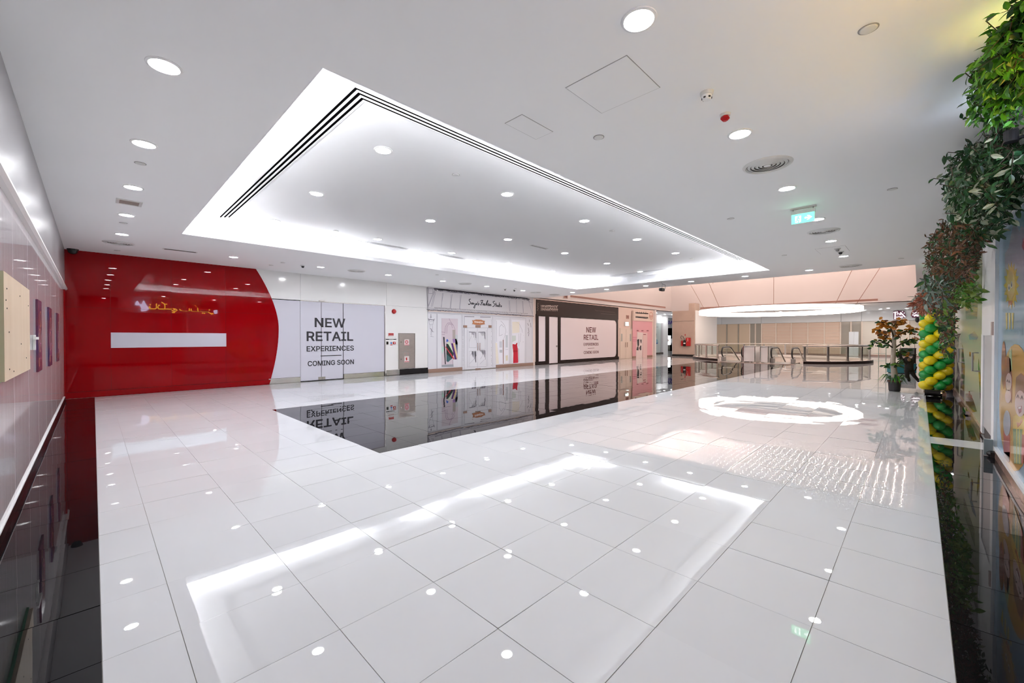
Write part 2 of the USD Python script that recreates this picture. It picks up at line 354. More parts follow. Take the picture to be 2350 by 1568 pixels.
# ---- shop wall shell
ws = Thing('wall_shopfront', kind='structure')
ws.part('wall_core', bx(XL-.2, 32.3, YS+.06, YS+.3, 0, H+.02), 'wallw')
solo('wall_far', bx(46.3, 46.5, -4, 19.9, 0, H), 'wallw', kind='structure')
solo('wall_corridor', cat_([bx(32.3, 32.5, YS-.1, 18.2, 0, H), bx(32.3,50,22.3,22.5,0,H)]), 'wallw', kind='structure')
solo('wall_right_far', bx(18.5, 46.4, -4.2, -4.0, 0, H), 'wallw', kind='structure')
#@@MORE@@
# ================================================================== SHOP WALL (Y = YS, seen from the front)
def W(px, py, Y=YS): q = on_y(px, py, Y); return (q[0], q[2])
def Wl(pts, ox=0, oy=0, s=1.0, Y=YS): return [W(ox+a/s, oy+b/s, Y) for a, b in pts]
def wrect(x0, x1, z0, z1): return rect(x0, z0, x1, z1)

# ---- red lacquer wall with its bowed right edge, in two rows of panels
xe = lambda z: 4.13+.30*math.sin(math.pi*np.clip((z-.0)/3.82,0,1))**.9 - .38*np.clip((z-1.9)/1.95,0,1)**1.6
rimz = np.linspace(0, H, 40)
red_shape = Polygon([(XL,0)]+[(xe(z),z) for z in rimz]+[(XL,H)])
red = Thing('wall_red', kind='structure')
seams = [XL, .335, 1.60, 2.92, 4.6]; zr = [.16, 2.36, H]
red.part('backing', ext(red_shape, 'y', YS+.06, -1, .05), 'redseam')
for a, b in zip(seams[:-1], seams[1:]):
    for c, d in zip(zr[:-1], zr[1:]):
        g = red_shape.intersection(wrect(a+.002, b-.002, c+.002, d-.002 if d < H else d))
        k = rng.normal(0, .0005, 2); m = ext(g, 'y', YS+.012, -1, .012)
        cx, cz = (a+b)/2, (c+d)/2; V = m.vertices; V[:,1] += (V[:,0]-cx)*k[0]+(V[:,2]-cz)*k[1]; m.vertices = V
        red.part('panel', m, 'red')
red.part('plinth', ext(red_shape.intersection(wrect(XL, 5, .0, .155)), 'y', YS+.03, -1, .05), 'red')
red.part('corner_return', bx(XL+.001, XL+.03, YS-.45, YS-.02, .1, 2.76), 'red')
ww = [W(248,765), W(523,765), W(523,797), W(249,801.5)]
solo('blank_sign_strip', ext(wrect(.335, 2.935, 1.29, 1.705), 'y', YS-.002, -1, .006), flat('lilac_grey', (.60,.58,.66), .35), 'long blank pale grey strip sign on the red wall', 'sign')

# ---- white glossy fascia above the first shop, shopfront of frosted glass
wf = Thing('wall_fascia', kind='structure')
fx = [3.5, 5.13, 8.42]
for a, b in zip(fx[:-1], fx[1:]): wf.part('panel', ext(wrect(a+.003,b-.003,2.885,H).difference(red_shape.buffer(.003)), 'y', YS+.05, -1, .045), 'whitegloss')
wf.part('panel', ext(wrect(8.423,10.40,2.885,H), 'y', YS+.05, -1, .045), 'wallw')
wf.part('panel', ext(wrect(8.36,10.40,.10,2.88), 'y', YS+.05, -1, .045), 'wallw')
wf.part('black_skirting', ext(wrect(9.0,10.40,.0,.24), 'y', YS+.03, -1, .05), 'black')
wf.part('steel_skirting', ext(wrect(8.40,9.0,.02,.235), 'y', YS+.03, -1, .05), 'mirror')
sf = Thing('shopfront', 'frosted white glass shopfront lettered NEW RETAIL in black, beside the red wall', 'shopfront', (6.3,YS,0))
hdr = 2.86
def pane(a, b, z0, nm='glass_panel'):
    sf.part(nm, ext(wrect(a,b,z0,hdr).difference(red_shape.buffer(.004)), 'y', YS+.035, -1, .02), 'film')
pane(4.0, 5.115, .19); pane(5.125, 5.83, .03, 'door_leaf'); pane(5.848, 6.63, .03, 'door_leaf'); pane(6.655, 8.33, .19)
sf.part('backing', ext(wrect(4.0,8.36,0,hdr+.02).difference(red_shape), 'y', YS+.058, -1, .02), 'blackm')
sf.part('door_gap', ext(wrect(5.83,5.848,.03,hdr), 'y', YS+.034, -1, .012), 'ink'); sf.part('door_gap', ext(wrect(6.632,6.652,.03,hdr), 'y', YS+.034, -1, .02), 'ink')
sf.part('plinth', ext(wrect(4.12,5.115,.0,.185), 'y', YS+.03, -1, .035), 'mirror'); sf.part('plinth', ext(wrect(6.655,8.30,.0,.185), 'y', YS+.03, -1, .035), 'mirror')
sf.part('frame_edge', ext(wrect(8.335,8.36,.0,2.86), 'y', YS+.03, -1, .04), 'steel'); sf.part('head_rail', ext(wrect(5.12,8.33,2.86,2.878), 'y', YS+.03, -1, .04), 'steel')
for x in (5.73, 5.853):
    sf.part('patch_fitting', ext(wrect(x,x+.115,.035,.14), 'y', YS+.02, -1, .03), 'steel')
sf.part('patch_fitting', ext(wrect(5.76,5.93,2.885,2.93), 'y', YS+.02, -1, .05), 'steel')
def lettering(t, rows, m, Y, bar=None, bold=True, hs=None):
    for s, u0, v0, u1, v1 in rows: t.part('lettering', text(s, 'y', Y, -1, u0, v0, u1, v1, .003, bold), m)
    if bar: t.part('lettering_rule', ext(wrect(*bar), 'y', Y, -1, .003), m)
def trow(s, px0, pyt, px1, pyb, Y=YS):
    a = W(px0, (pyt+pyb)/2, Y); b = W(px1, (pyt+pyb)/2, Y); c = (px0+px1)/2; return (s, a[0], W(c,pyb,Y)[1], b[0], W(c,pyt,Y)[1])
lettering(sf, [trow('NEW',722.5,730.5,792.5,751.5), trow('RETAIL',704,761.5,811,783), trow('EXPERIENCES',704,794,812.5,806), trow('COMING SOON',706.5,827,812.5,838.5)], 'ink', YS+.0135,
          (W(736,816)[0], W(784,816)[0], W(760,817.3)[1], W(760,815.6)[1]))

# ---- things on the white wall strip
t = Thing('alarm_sounder', 'round dark red fire alarm sounder on the white wall strip', 'alarm', (*W(904,715),0)[:1]+(YS,W(904,715)[1]))
c = W(904,715); t.part('body', lathe([(0,0),(.085,0),(.085,.03),(.07,.07),(.03,.085),(0,.087)]).apply_transform(trimesh.transformations.rotation_matrix(math.pi/2,[1,0,0])).apply_translation((c[0],YS,c[1])), 'redp', smooth=30)
t.part('back_plate', ext(Point(*c).buffer(.10), 'y', YS+.004, -1, .012), 'redp')
t = Thing('alarm_notice', 'small red and white fire notice stuck above the card reader', 'notice', (W(898,768)[0],YS,W(898,768)[1]))
p = lambda a, b, c_, d: rect(*W(870+a/15.68,755+b/15.68), *W(870+c_/15.68,755+d/15.68))
t.part('plate', ext(p(338,155,520,262), 'y', YS+.006, -1, .008), 'redp')
t.part('print', ext(p(350,232,510,254), 'y', YS-.002, -1, .002), flat('notice_white', (.75,.68,.66)))
t.part('print', ext(strokes([[W(870+(350+q*14)/15.68,755+ (180+(q%3)*6)/15.68), W(870+(358+q*14)/15.68,755+(196-(q%2)*8)/15.68)] for q in range(11)], .006), 'y', YS-.002, -1, .002), flat('notice_white', (.75,.68,.66)))
t = Thing('opening_hours_strip', 'thin black strip sign with grey lettering below the red notice', 'sign', (W(897,779)[0],YS,W(897,779)[1]))
t.part('strip', ext(p(240,358,620,385), 'y', YS+.006, -1, .008), 'black')
t.part('print', ext(p(350,364,515,378), 'y', YS-.002, -1, .002), flat('mid_grey', (.4,.4,.4)))
t.part('print', ext(shapely.union_all([p(275+q*30,300,295+q*30,312) for q in range(11)]), 'y', YS+.006, -1, .002), flat('mid_grey', (.4,.4,.4)))
solo('card_reader', ext(p(270,468,316,552).buffer(.01), 'y', YS+.006, -1, .03), 'black', 'small black card reader left of the blue sticker', 'card reader')
t = Thing('caution_sticker', 'small blue and red safety sticker between card reader and call point', 'sticker', (W(898,788)[0],YS,W(898,788)[1]))
t.part('plate', ext(p(385,455,490,595), 'y', YS+.006, -1, .003), 'white'); t.part('print', ext(Point(*W(870+437/15.68,755+510/15.68)).buffer(.042), 'y', YS+.003, -1, .002), flat('sticker_blue', (.10,.20,.50)))
t.part('print', ext(p(400,562,480,590), 'y', YS+.003, -1, .002), 'redp'); t.part('print', ext(Polygon(Wl([(420,450),(440,450),(430,425)],870,755,15.68)), 'y', YS+.006, -1, .002), flat('sticker_violet', (.25,.05,.25)))
t = Thing('call_point', 'small red square call point with white centre right of the blue sticker', 'fire call point', (W(904,788)[0],YS,W(904,788)[1]))
t.part('housing', ext(p(500,470,580,550), 'y', YS+.006, -1, .04), 'redp'); t.part('press_plate', ext(p(522,488,556,532), 'y', YS-.034, -1, .004), 'white')
cab = Thing('hose_cabinet', 'tall brushed steel fire hose cabinet set in the white wall', 'fire cabinet', ((W(914,800)[0]+W(952,800)[0])/2,YS,.2))
X0, X1, Z0, Z1 = W(914,805)[0], W(952,805)[0], W(933,846)[1], W(933,765)[1]; Zm = W(933,806)[1]
cab.part('frame', ext(wrect(X0,X1,Z0,Z1).difference(wrect(X0+.03,X1-.03,Z0+.03,Z1-.03)), 'y', YS+.006, -1, .035), 'steel')
for a, b in ((Z0+.033, Zm-.004), (Zm+.004, Z1-.033)):
    d = cab.part('door', ext(wrect(X0+.033,X1-.033,a,b), 'y', YS+.006, -1, .025), 'steelbox')
    cab.part('latch', cyl((X0+.11,YS-.019,(a+b)/2+.02),(X0+.11,YS-.04,(a+b)/2+.02),.018,12), 'mirror', sub=d)
s1 = cab.part('sticker', ext(p(900,380,1070,592), 'y', YS-.02, -1, .002), flat('sticker_pale', (.78,.68,.66)))
cab.part('print', ext(Point(*W(870+980/15.68,755+475/15.68)).buffer(.085).difference(Point(*W(870+980/15.68,755+475/15.68)).buffer(.03)), 'y', YS-.0225, -1, .0015), flat('sticker_pinkred', (.70,.25,.27)), sub=s1)
cab.part('print', ext(p(905,560,1065,588), 'y', YS-.0225, -1, .0015), flat('sticker_pinkred', (.70,.25,.27)), sub=s1)
s2 = cab.part('sticker', ext(p(900,985,1070,1195), 'y', YS-.02, -1, .002), flat('sticker_pale', (.78,.68,.66)))
cab.part('print', ext(p(962,1050,1000,1130).union(p(975,1025,995,1055)).union(Polygon(Wl([(940,1075),(975,1035),(980,1050),(952,1085)],870,755,15.68))), 'y', YS-.0225, -1, .0015), 'redp', sub=s2)
cab.part('print', ext(p(905,1165,1065,1190), 'y', YS-.0225, -1, .0015), flat('sticker_pinkred', (.70,.25,.27)), sub=s2)
cab.part('lettering', ext(shapely.union_all([Polygon(Wl([(895+q,925),(920+q,835),(945+q,925)],870,755,15.68)).difference(Polygon(Wl([(912+q,925),(920+q,885),(930+q,925)],870,755,15.68))) for q in (0,115)]), 'y', YS-.0195, -1, .0015), flat('sticker_faint', (.55,.36,.34)))

# ---- the sketch-style fashion shop
sj = Thing('sketch_shopfront', 'white shopfront printed with ink sketches of an awning, lamps and doors', 'shopfront', (14.0,YS,0))
SX0, SX1 = 10.42, 17.42
sj.part('fascia', ext(wrect(SX0,SX1,2.80,H), 'y', YS+.06, -1, .075), 'sanjaf')
sj.part('lower_panel', ext(wrect(SX0,SX1,.03,2.78), 'y', YS+.06, -1, .05), 'sanja')
sj.part('sill', ext(wrect(SX0,SX1,2.735,2.79), 'y', YS+.04, -1, .08), 'peachw')
zf, zl = YS-.0155, YS+.0095
z4 = lambda pts: Wl(pts, 970, 650, 8.704, YS-.015); z3 = lambda pts: Wl(pts, 1000, 700, 9.8, YS+.01)
z0 = lambda pts: Wl(pts, 860, 620, 5.875, YS+.01)
ln = lambda P, w: strokes([z4(q) for q in P], w)
sj.part('drawing', ext(ln([[(80,95),(95,485)],[(80,95),(220,112)],[(115,110),(118,205)],[(118,205),(205,205)],[(205,118),(200,205)],
    [(225,150),(100,480)],[(240,155),(110,478)],[(260,170),(195,465)],[(240,170),(170,470)],[(395,200),(375,475)],[(412,200),(368,480)],[(588,225),(560,500)],[(570,235),(548,500)],[(752,235),(733,515)],[(770,235),(745,520)],
    [(1720,345),(1735,560)],[(1735,350),(1750,565)],[(1868,345),(1880,585)],[(2000,360),(2018,590)],[(1990,362),(2008,590)],[(2110,335),(2190,610)],[(2118,345),(2140,380)],[(2190,310),(2195,640)],[(2120,310),(2125,380),(2190,385)],
    [(90,495),(700,545),(1400,590),(2190,655)],[(330,160),(940,220)],[(1120,235),(2110,335)]], .022), 'y', zf, -1, .002), 'linel')
r2 = np.random.default_rng(3); hatch = []
for q in np.linspace(0,1,230):
    x, y = 230+q*1880, 112+q*198+6*math.sin(q*40); hatch.append([(x,y),(x+r2.uniform(6,26),y+r2.uniform(-2,9))])
    if r2.random() < .55: hatch.append([(x,y+r2.uniform(8,30)),(x+r2.uniform(5,30),y+r2.uniform(12,34))])
sj.part('drawing', ext(ln(hatch, .030), 'y', zf, -1, .002), 'line', kind='stuff')
sj.part('drawing', ext(ln([[(230+q*1880,112+q*198),(230+(q+.02)*1880,112+(q+.02)*198)] for q in np.linspace(0,.97,40)], .055), 'y', zf, -1, .002), 'line', kind='stuff')
hatch = []
for q in np.linspace(0,1,90):
    x, y = 240+q*1850, 485+q*122; hatch.append([(x,y),(x+6,y+r2.uniform(4,16))])
sj.part('drawing', ext(ln(hatch, .024), 'y', zf, -1, .002), 'line', kind='stuff')
sj.part('lettering', ext(ln([[(955,320),(930,325),(925,345),(945,370),(955,395),(945,420),(920,430),(912,415)],[(985,395),(970,400),(972,420),(988,418),(995,395),(996,422)],[(1003,398),(1003,425)],[(1003,412),(1012,400),(1022,402),(1024,427)],
    [(1045,405),(1045,470),(1035,500),(1018,490),(1030,460),(1058,432)],[(1080,405),(1062,412),(1064,432),(1080,428),(1088,405),(1089,433)],[(1103,375),(1100,390)],[(1125,405),(1110,412),(1126,428),(1108,440)],
    [(1155,358),(1180,345),(1205,350)],[(1192,350),(1178,400),(1165,440),(1152,428)],[(1165,395),(1200,390)],[(1215,410),(1200,418),(1202,438),(1218,434),(1225,410),(1226,440)],[(1248,412),(1235,420),(1250,434),(1232,446)],
    [(1262,443),(1280,380),(1295,345),(1302,355),(1285,400),(1270,445),(1285,420),(1297,422),(1298,450)],[(1311,422),(1309,450)],[(1315,405)],[(1322,430),(1330,422),(1338,432),(1336,448),(1326,448),(1322,430)],[(1347,425),(1346,454)],[(1347,440),(1356,427),(1366,430),(1367,457)],
    [(1440,360),(1410,365),(1405,385),(1425,405),(1438,430),(1425,460),(1398,468)],[(1464,395),(1456,468)],[(1448,420),(1474,423)],[(1476,440),(1476,465),(1488,463),(1493,440),(1495,468)],[(1520,445),(1505,452),(1508,470),(1520,466),(1531,388),(1525,474)],[(1541,450),(1540,474)],[(1546,433)],[(1557,462),(1565,450),(1577,455),(1576,470),(1563,475),(1557,462)]], .034), 'y', zf-.0005, -1, .003), 'ink')
l3 = lambda P, w: strokes([z3(q) for q in P], w)
l0 = lambda P, w: strokes([z0(q) for q in P], w)
# wall lamps, panel edges
sj.part('drawing', ext(l0([[(835,590),(835,1345)],[(843,592),(843,1345)],[(703,560),(703,1360)],[(1170,600),(1172,1330)],[(1185,610),(1190,1340)],[(1590,630),(1590,1300)],[(1825,640),(1825,1280)],[(2036,650),(2036,1265)],[(2122,400),(2122,1255)],
    [(757,590),(757,660)],[(722,660),(740,735),(783,735),(803,660)],[(730,690),(795,690)],[(745,740),(742,790),(780,800),(775,745)],[(765,800),(768,895)],[(750,895),(795,900)],[(755,880),(760,800)],[(760,830),(800,835)]], .016), 'y', zl, -1, .002), 'linel')
sj.part('drawing', ext(l0([[(757,600),(757,640)],[(750,635),(764,635)],[(735,665),(790,672)],[(755,790),(780,828)],[(722,655),(735,680)],[(803,660),(792,684)],[(2085,670),(2085,700)],[(2060,720),(2075,750)],[(2100,715),(2105,770)],[(2070,780),(2080,830),(2065,850)],[(2080,850),(2075,890)]], .026), 'y', zl, -1, .002), 'line', kind='stuff')
# ink rules below the fascia
hb = []
for q in np.linspace(0,1,70):
    x, y = 705+q*1410, 535+q*85; hb.append([(x,y+r2.uniform(-3,3)),(x+r2.uniform(15,45),y+r2.uniform(-1,6))])
sj.part('drawing', ext(strokes([Wl(q,860,620,5.875,YS-.04) for q in hb], .034), 'y', YS-.0405, -1, .002), 'line', kind='stuff')
sj.part('drawing', ext(l0([[(705,575),(1100,598),(1500,615),(2030,648)]], .014), 'y', zl, -1, .002), 'linel', kind='stuff')
# left window with clothes
win = sj.part('window_print', ext(Polygon(z3([(130,300),(495,312),(492,1392),(130,1400)])), 'y', zl, -1, .004), flat('win_pink', (.66,.57,.62)))
def pr(name, pts, c, off=1):
    sj.part(name, ext(Polygon(z3(pts)).buffer(0), 'y', zl-.003-.0006*off, -1, .0012), flat('print_%02d%02d%02d' % tuple(int(99*q) for q in c), c, .4), sub=win)
pr('print', [(375,560),(440,560),(440,800),(380,800)], (.42,.36,.34))
pr('print', [(440,670),(490,680),(490,900),(440,880)], (.55,.58,.60))
pr('print', [(135,1350),(405,1335),(490,1392),(135,1398)], (.33,.34,.38))
pr('print', [(390,1235),(490,1230),(490,1390),(400,1390)], (.72,.70,.74), 2)
pr('print', [(135,930),(185,965),(150,1115),(135,1050)], (.45,.68,.58))
pr('print', [(420,775),(462,760),(490,850),(485,1110)], (.12,.15,.22))
pr('print', [(390,850),(425,862),(490,1200),(468,1212)], (.72,.55,.26), 2)
pr('print', [(345,865),(385,862),(472,1222),(425,1228)], (.10,.02,.16), 3)
pr('print', [(375,770),(430,765),(435,850),(390,850)], (.35,.20,.45), 3)
pr('print', [(262,835),(312,840),(398,1080),(330,1050)], (.62,.76,.55), 2)
pr('print', [(235,870),(280,885),(400,1095),(385,1195),(240,1275)], (.02,.035,.03), 3)
pr('print', [(245,1110),(362,1210),(270,1292),(240,1250)], (.05,.14,.15), 4)
pr('print', [(235,780),(265,770),(287,812),(240,842)], (.06,.15,.60), 4)
pr('print', [(222,925),(232,945),(412,1200),(402,1232),(215,952)], (.60,.03,.05), 5)
pr('print', [(165,720),(195,725),(225,1335),(205,1335)], (.025,.022,.025), 5)
sj.part('print', ext(l3([[(300,310),(330,370),(400,470),(435,560),(430,620)],[(245,640),(250,500),(290,430),(350,440),(375,520)],[(205,640),(215,490),(265,410),(330,405),(400,470)],[(130,610),(210,620)],[(385,1230),(380,1380)],[(135,660),(200,670)],[(420,720),(440,740)]], .022), 'y', zl-.0032, -1, .0012), flat('print_mauve', (.40,.30,.38)), sub=win)
# door sketch
sj.part('door_panel', ext(Polygon(z3([(650,250),(1245,262),(1245,1425),(650,1470)])), 'y', zl, -1, .006), flat('door_white', (.76,.75,.79)))
zd = zl-.0062
sj.part('drawing', ext(l3([[(640,250),(650,1460)],[(700,520),(705,1415)],[(720,565),(722,1400)],[(1140,565),(1140,1380)],[(1160,520),(1165,1385)],[(740,600),(910,600)],[(955,605),(1110,605)],[(745,610),(750,960)],[(750,960),(910,965)],[(910,600),(915,960)],[(955,605),(960,1000)],[(1110,610),(1112,1000)],[(960,1000),(1112,1000)],
    [(750,1045),(910,1045)],[(755,1050),(758,1390)],[(960,1030),(1110,1020)],[(1110,1030),(1112,1230)],[(640,515),(1250,515)],[(725,1395),(1140,1385)],[(935,520),(938,1420)],[(750,820),(800,700)],[(770,1140),(830,1060)],[(760,1320),(880,1200)],[(1000,1220),(1060,1130)],[(990,1330),(1090,1230)]], .012), 'y', zd, -1, .002), 'linel')
hd = []
for q in range(46):
    x = r2.uniform(800,905); top, ht = (620, 200*(x-790)/115*r2.uniform(.3,1)) if q < 18 else (1045, 300*(x-780)/120*r2.uniform(.3,1))
    hd.append([(x,top),(x+r2.uniform(-4,10),top+ht+12)])
    x = r2.uniform(1000,1112); top, ht = (620, 170*(x-990)/120*r2.uniform(.3,1)) if q < 18 else (1020, 190*(x-990)/115*r2.uniform(.4,1))
    hd.append([(x,top),(x+r2.uniform(0,9),top+ht+12)])
for q in np.linspace(0,1,30): hd += [[(612,560+q*860),(612+r2.uniform(-4,4),570+q*860)]] if r2.random() < .6 else []
for q in np.linspace(0,1,30): hd += [[(1248,300+q*1050),(1248+r2.uniform(-4,4),316+q*1050)]] if r2.random() < .7 else []
sj.part('drawing', ext(l3(hd, .012), 'y', zd, -1, .002), 'line', kind='stuff')
sj.part('drawing', ext(l3([[(885,1040),(900,1290)],[(650,262),(860,265)],[(1000,270),(1230,275)],[(750,612),(885,618)],[(965,618),(1100,612)]], .026), 'y', zd, -1, .002), 'line', kind='stuff')
for x in (938, 985): sj.part('door_handle', tube([(W(1000+x/9.8,788)[0],YS-.03,W(1000+x/9.8,787)[1]),(W(1000+x/9.8,788)[0],YS-.03,W(1000+x/9.8,804.5)[1])], .012, 8), 'brown')
for x0_, x1_ in ((618,698),(890,1002),(1185,1250)):
    sj.part('patch_fitting', ext(rect(*z3([(x0_,458)])[0], *z3([(x1_,512)])[0]), 'y', zd, -1, .02), 'brown')
sj.part('patch_fitting', ext(rect(*z3([(890,1430)])[0], *z3([(1002,1475)])[0]), 'y', zd, -1, .02), 'brown')
sg = sj.part('hanging_sign', ext(Polygon(z3([(815,345),(850,348),(900,330),(1020,335),(1060,355),(1100,360),(1085,400),(1100,435),(1060,440),(1000,452),(900,450),(850,435),(815,432),(835,390)])), 'y', zd, -1, .02), 'orangeb')
sj.part('lettering', ext(l3([[(880,365),(868,395),(885,390)],[(860,378),(885,376)],[(895,395),(905,375),(915,398),(925,372),(930,398)],[(935,398),(945,380),(955,398),(965,380),(968,398)],[(990,372),(978,385),(992,400),(980,408)],[(1005,375),(1008,402),(1020,385),(1030,400),(1042,380),(1055,402)]], .028), 'y', zd-.0205, -1, .002), flat('pale_letter', (.85,.72,.68)), sub=sg)
# two bright windows on the right
for pts, nm in (([(1355,335),(1640,345),(1640,1310),(1350,1335)],'a'), ([(1705,330),(2005,345),(1990,1300),(1735,1318)],'b')):
    w2 = sj.part('window_print', ext(Polygon(z3(pts)), 'y', zl, -1, .004), flat('win_bright', (.86,.85,.90)))
    win = w2
    if nm == 'a':
        pr('print', [(1570,680),(1620,680),(1620,960),(1570,960)], (.60,.63,.66)); pr('print', [(1430,820),(1490,820),(1490,960),(1430,960)], (.62,.63,.68))
        pr('print', [(1435,1010),(1495,1010),(1495,1075),(1435,1075)], (.52,.54,.56)); pr('print', [(1570,1140),(1620,1130),(1620,1250),(1575,1260)], (.74,.68,.52)); pr('print', [(1340,850),(1380,860),(1420,1320),(1355,1330)], (.84,.78,.68))
        pr('print', [(1505,790),(1525,780),(1522,1320),(1508,1325)], (.30,.16,.14), 2)
        sj.part('print', ext(l3([[(1460,360),(1505,400),(1550,470),(1575,570),(1560,680),(1515,790)],[(1425,700),(1430,500),(1480,440),(1530,500)],[(1600,615)],[(1365,360),(1370,830)],[(1570,1000),(1625,1000)],[(1440,690),(1500,670)]], .016), 'y', zl-.0036, -1, .0012), 'linel', sub=win)
    else:
        pr('print', [(1720,380),(1880,380),(1880,620),(1720,640)], (.86,.80,.70)); pr('print', [(1712,690),(1800,690),(1800,800),(1712,840)], (.62,.68,.64))
        pr('print', [(1725,900),(1735,880),(1790,892),(1815,860),(1835,850),(1828,900),(1845,1000),(1852,1300),(1742,1312),(1745,1080)], (.58,.012,.035), 2)
        pr('print', [(1738,1020),(1845,1020),(1846,1060),(1740,1065)], (.45,.005,.02), 3)
        pr('print', [(1848,960),(1875,1000),(1875,1260),(1856,1300)], (.62,.58,.62), 1)
        sj.part('print', ext(l3([[(1800,380),(1880,430),(1940,560),(1950,620)],[(1915,640),(1900,800),(1860,930)],[(1870,650),(1865,800),(1840,900)],[(1968,826)],[(1975,690)],[(1968,830),(1965,845)]], .016), 'y', zl-.0036, -1, .0012), 'linel', sub=win)
sj.part('plinth', ext(wrect(SX0,12.33,.0,.165), 'y', YS+.03, -1, .05), 'brown'); sj.part('plinth', ext(wrect(14.55,SX1,.0,.165), 'y', YS+.03, -1, .05), 'brown')
sj.part('threshold', ext(wrect(12.33,14.55,.0,.03), 'y', YS+.03, -1, .045), 'steel')

# ---- dark fronted empty shop
dk = Thing('dark_shopfront', 'empty shop with dark brown fascia and maroon NEW RETAIL lettering on pale film', 'shopfront', (22.2,YS,0))
DX0, DX1 = 17.70, 26.62
dk.part('fascia', ext(wrect(DX0,DX1,2.86,3.74), 'y', YS+.06, -1, .09), 'dkbrown')
inner = [wrect(17.88,18.50,.20,2.80), wrect(18.82,19.66,.05,2.80), sbox(19.92,.20,26.42,2.80).buffer(-.3).buffer(.3).union(sbox(19.92,.20,25,2.80))]
frame = wrect(17.62,26.75,.0,.20).union(wrect(17.66,26.62,.0,2.90)).difference(shapely.union_all(inner))
dk.part('frame', ext(frame, 'y', YS+.05, -1, .06), 'dkbrown')
for g in inner: dk.part('film_panel', ext(g.buffer(.01), 'y', YS+.045, -1, .03), 'pinkfilm')
dk.part('door_lock', ext(wrect(19.50,19.60,1.0,1.1), 'y', YS+.01, -1, .02), 'steel')
lettering(dk, [trow('NEW',1346,751,1368,763.5), trow('RETAIL',1340,768.5,1373.5,780.5), trow('EXPERIENCES',1340,787,1374,793.5), trow('COMING SOON',1340,805.5,1374,812)], 'maroon', YS+.0145,
          (W(1349.5,799)[0], W(1364.5,799)[0], W(1357,799.6)[1], W(1357,798.8)[1]))
zz = lambda pts: Wl(pts,1210,640,7.12,YS-.03)
r3 = np.random.default_rng(11)
glyph = []
for row, (y0, y1) in enumerate(((430,470),(480,520))):
    for x in np.arange(225,490,20):
        yy = (x-225)*.10
        glyph += [[(x+r3.uniform(-3,3),y0+yy*.3),(x+r3.uniform(0,10),y1+yy*.3)],[(x,y0+r3.uniform(8,25)),(x+r3.uniform(8,16),y0+r3.uniform(8,30))]]
dk.part('lettering', ext(strokes([zz(q) for q in glyph], .035), 'y', YS-.0305, -1, .004), flat('faded_letter', (.55,.46,.42)))
glyph = [[(170+8*math.sin(q*2.2),400+q*14),(172+8*math.sin(q*2.2+1),406+q*14)] for q in range(9)]
dk.part('emblem', ext(strokes([zz(q) for q in glyph], .035), 'y', YS-.0305, -1, .004), flat('faded_emblem', (.20,.14,.12)))
glyph = []
for x in np.arange(1105,1445,17): glyph += [[(x,510+(x-1105)*.10+r3.uniform(-8,8)),(x+r3.uniform(6,16),524+(x-1105)*.10+r3.uniform(-8,8))]]
for x in np.arange(1205,1445,14): glyph += [[(x,570+(x-1205)*.06),(x+8,573+(x-1205)*.06)]]
dk.part('lettering', ext(strokes([zz(q) for q in glyph], .03), 'y', YS-.0305, -1, .004), flat('ghost_letter', (.085,.055,.05)))
# wall strip right of it with double door
ws.part('service_wall', ext(wrect(17.42,17.70,0,H).union(wrect(DX0,DX1,3.74,H)).union(wrect(26.62,32.25,0,H)), 'y', YS+.06, -1, .03), 'peachw')
d1 = Thing('door_1', kind='structure', base=(27.75,YS,0))
d1.part('frame', ext(wrect(26.90,28.72,0,2.27).difference(wrect(27.0,28.62,0,2.19)), 'y', YS+.03, -1, .05), 'cream')
for k, (a, b) in enumerate(((27.0,27.80),(27.82,28.62))):
    lf = d1.part('door_leaf', ext(wrect(a,b,.01,2.18), 'y', YS+.03, -1, .02), 'cream')
    vx = (27.06,27.27) if k == 0 else (28.35,28.55)
    d1.part('vision_pane', ext(wrect(*vx,1.30,1.85), 'y', YS+.01, -1, .006), 'glassgrey', sub=lf)
    hx = 27.66 if k == 0 else 27.93
    d1.part('door_handle', tube([(hx,YS-.03,.86),(hx,YS-.03,1.22)], .02, 8), 'brown', sub=lf)
t = Thing('exit_lamp', 'small glowing white exit lamp above the cream double door', 'exit sign', (27.8,YS,2.5))
t.part('box', ext(wrect(27.56,28.06,2.42,2.74), 'y', YS+.03, -1, .10), 'plastic'); t.part('face', ext(wrect(27.59,28.03,2.45,2.71), 'y', YS-.07, -1, .004), 'exitw')
t.part('pictogram', ext(Polygon([(27.80,2.5),(27.86,2.5),(27.87,2.62),(27.92,2.60),(27.83,2.68),(27.75,2.60),(27.80,2.62)]), 'y', YS-.074, -1, .002), flat('pale_green', (.4,.7,.5)))
t = Thing('wall_speaker', 'small brownish square speaker grille high above the cream double door', 'speaker', (28.0,YS,3.1))
t.part('frame', ext(wrect(27.83,28.20,2.97,3.24).difference(wrect(27.88,28.15,3.01,3.2)), 'y', YS+.03, -1, .04), 'grille'); t.part('grille_cloth', ext(wrect(27.88,28.15,3.01,3.2), 'y', YS+.03, -1, .025), flat('grille_dark', (.36,.19,.16), .6))
t = Thing('wall_speaker', 'small dark square vent on the fascia left end of the long atrium grille', 'vent', (20.0,YS,3.9)); q = W(1298,680.5)
t.part('frame', ext(rect(q[0]-.19,q[1]-.12,q[0]+.19,q[1]+.12), 'y', YS+.0, -1, .03), 'grille')
for k in range(3): t.part('slot', ext(rect(q[0]-.14+.1*k,q[1]-.09,q[0]-.09+.1*k,q[1]+.09), 'y', YS-.03, -1, .004), 'dkbrown')

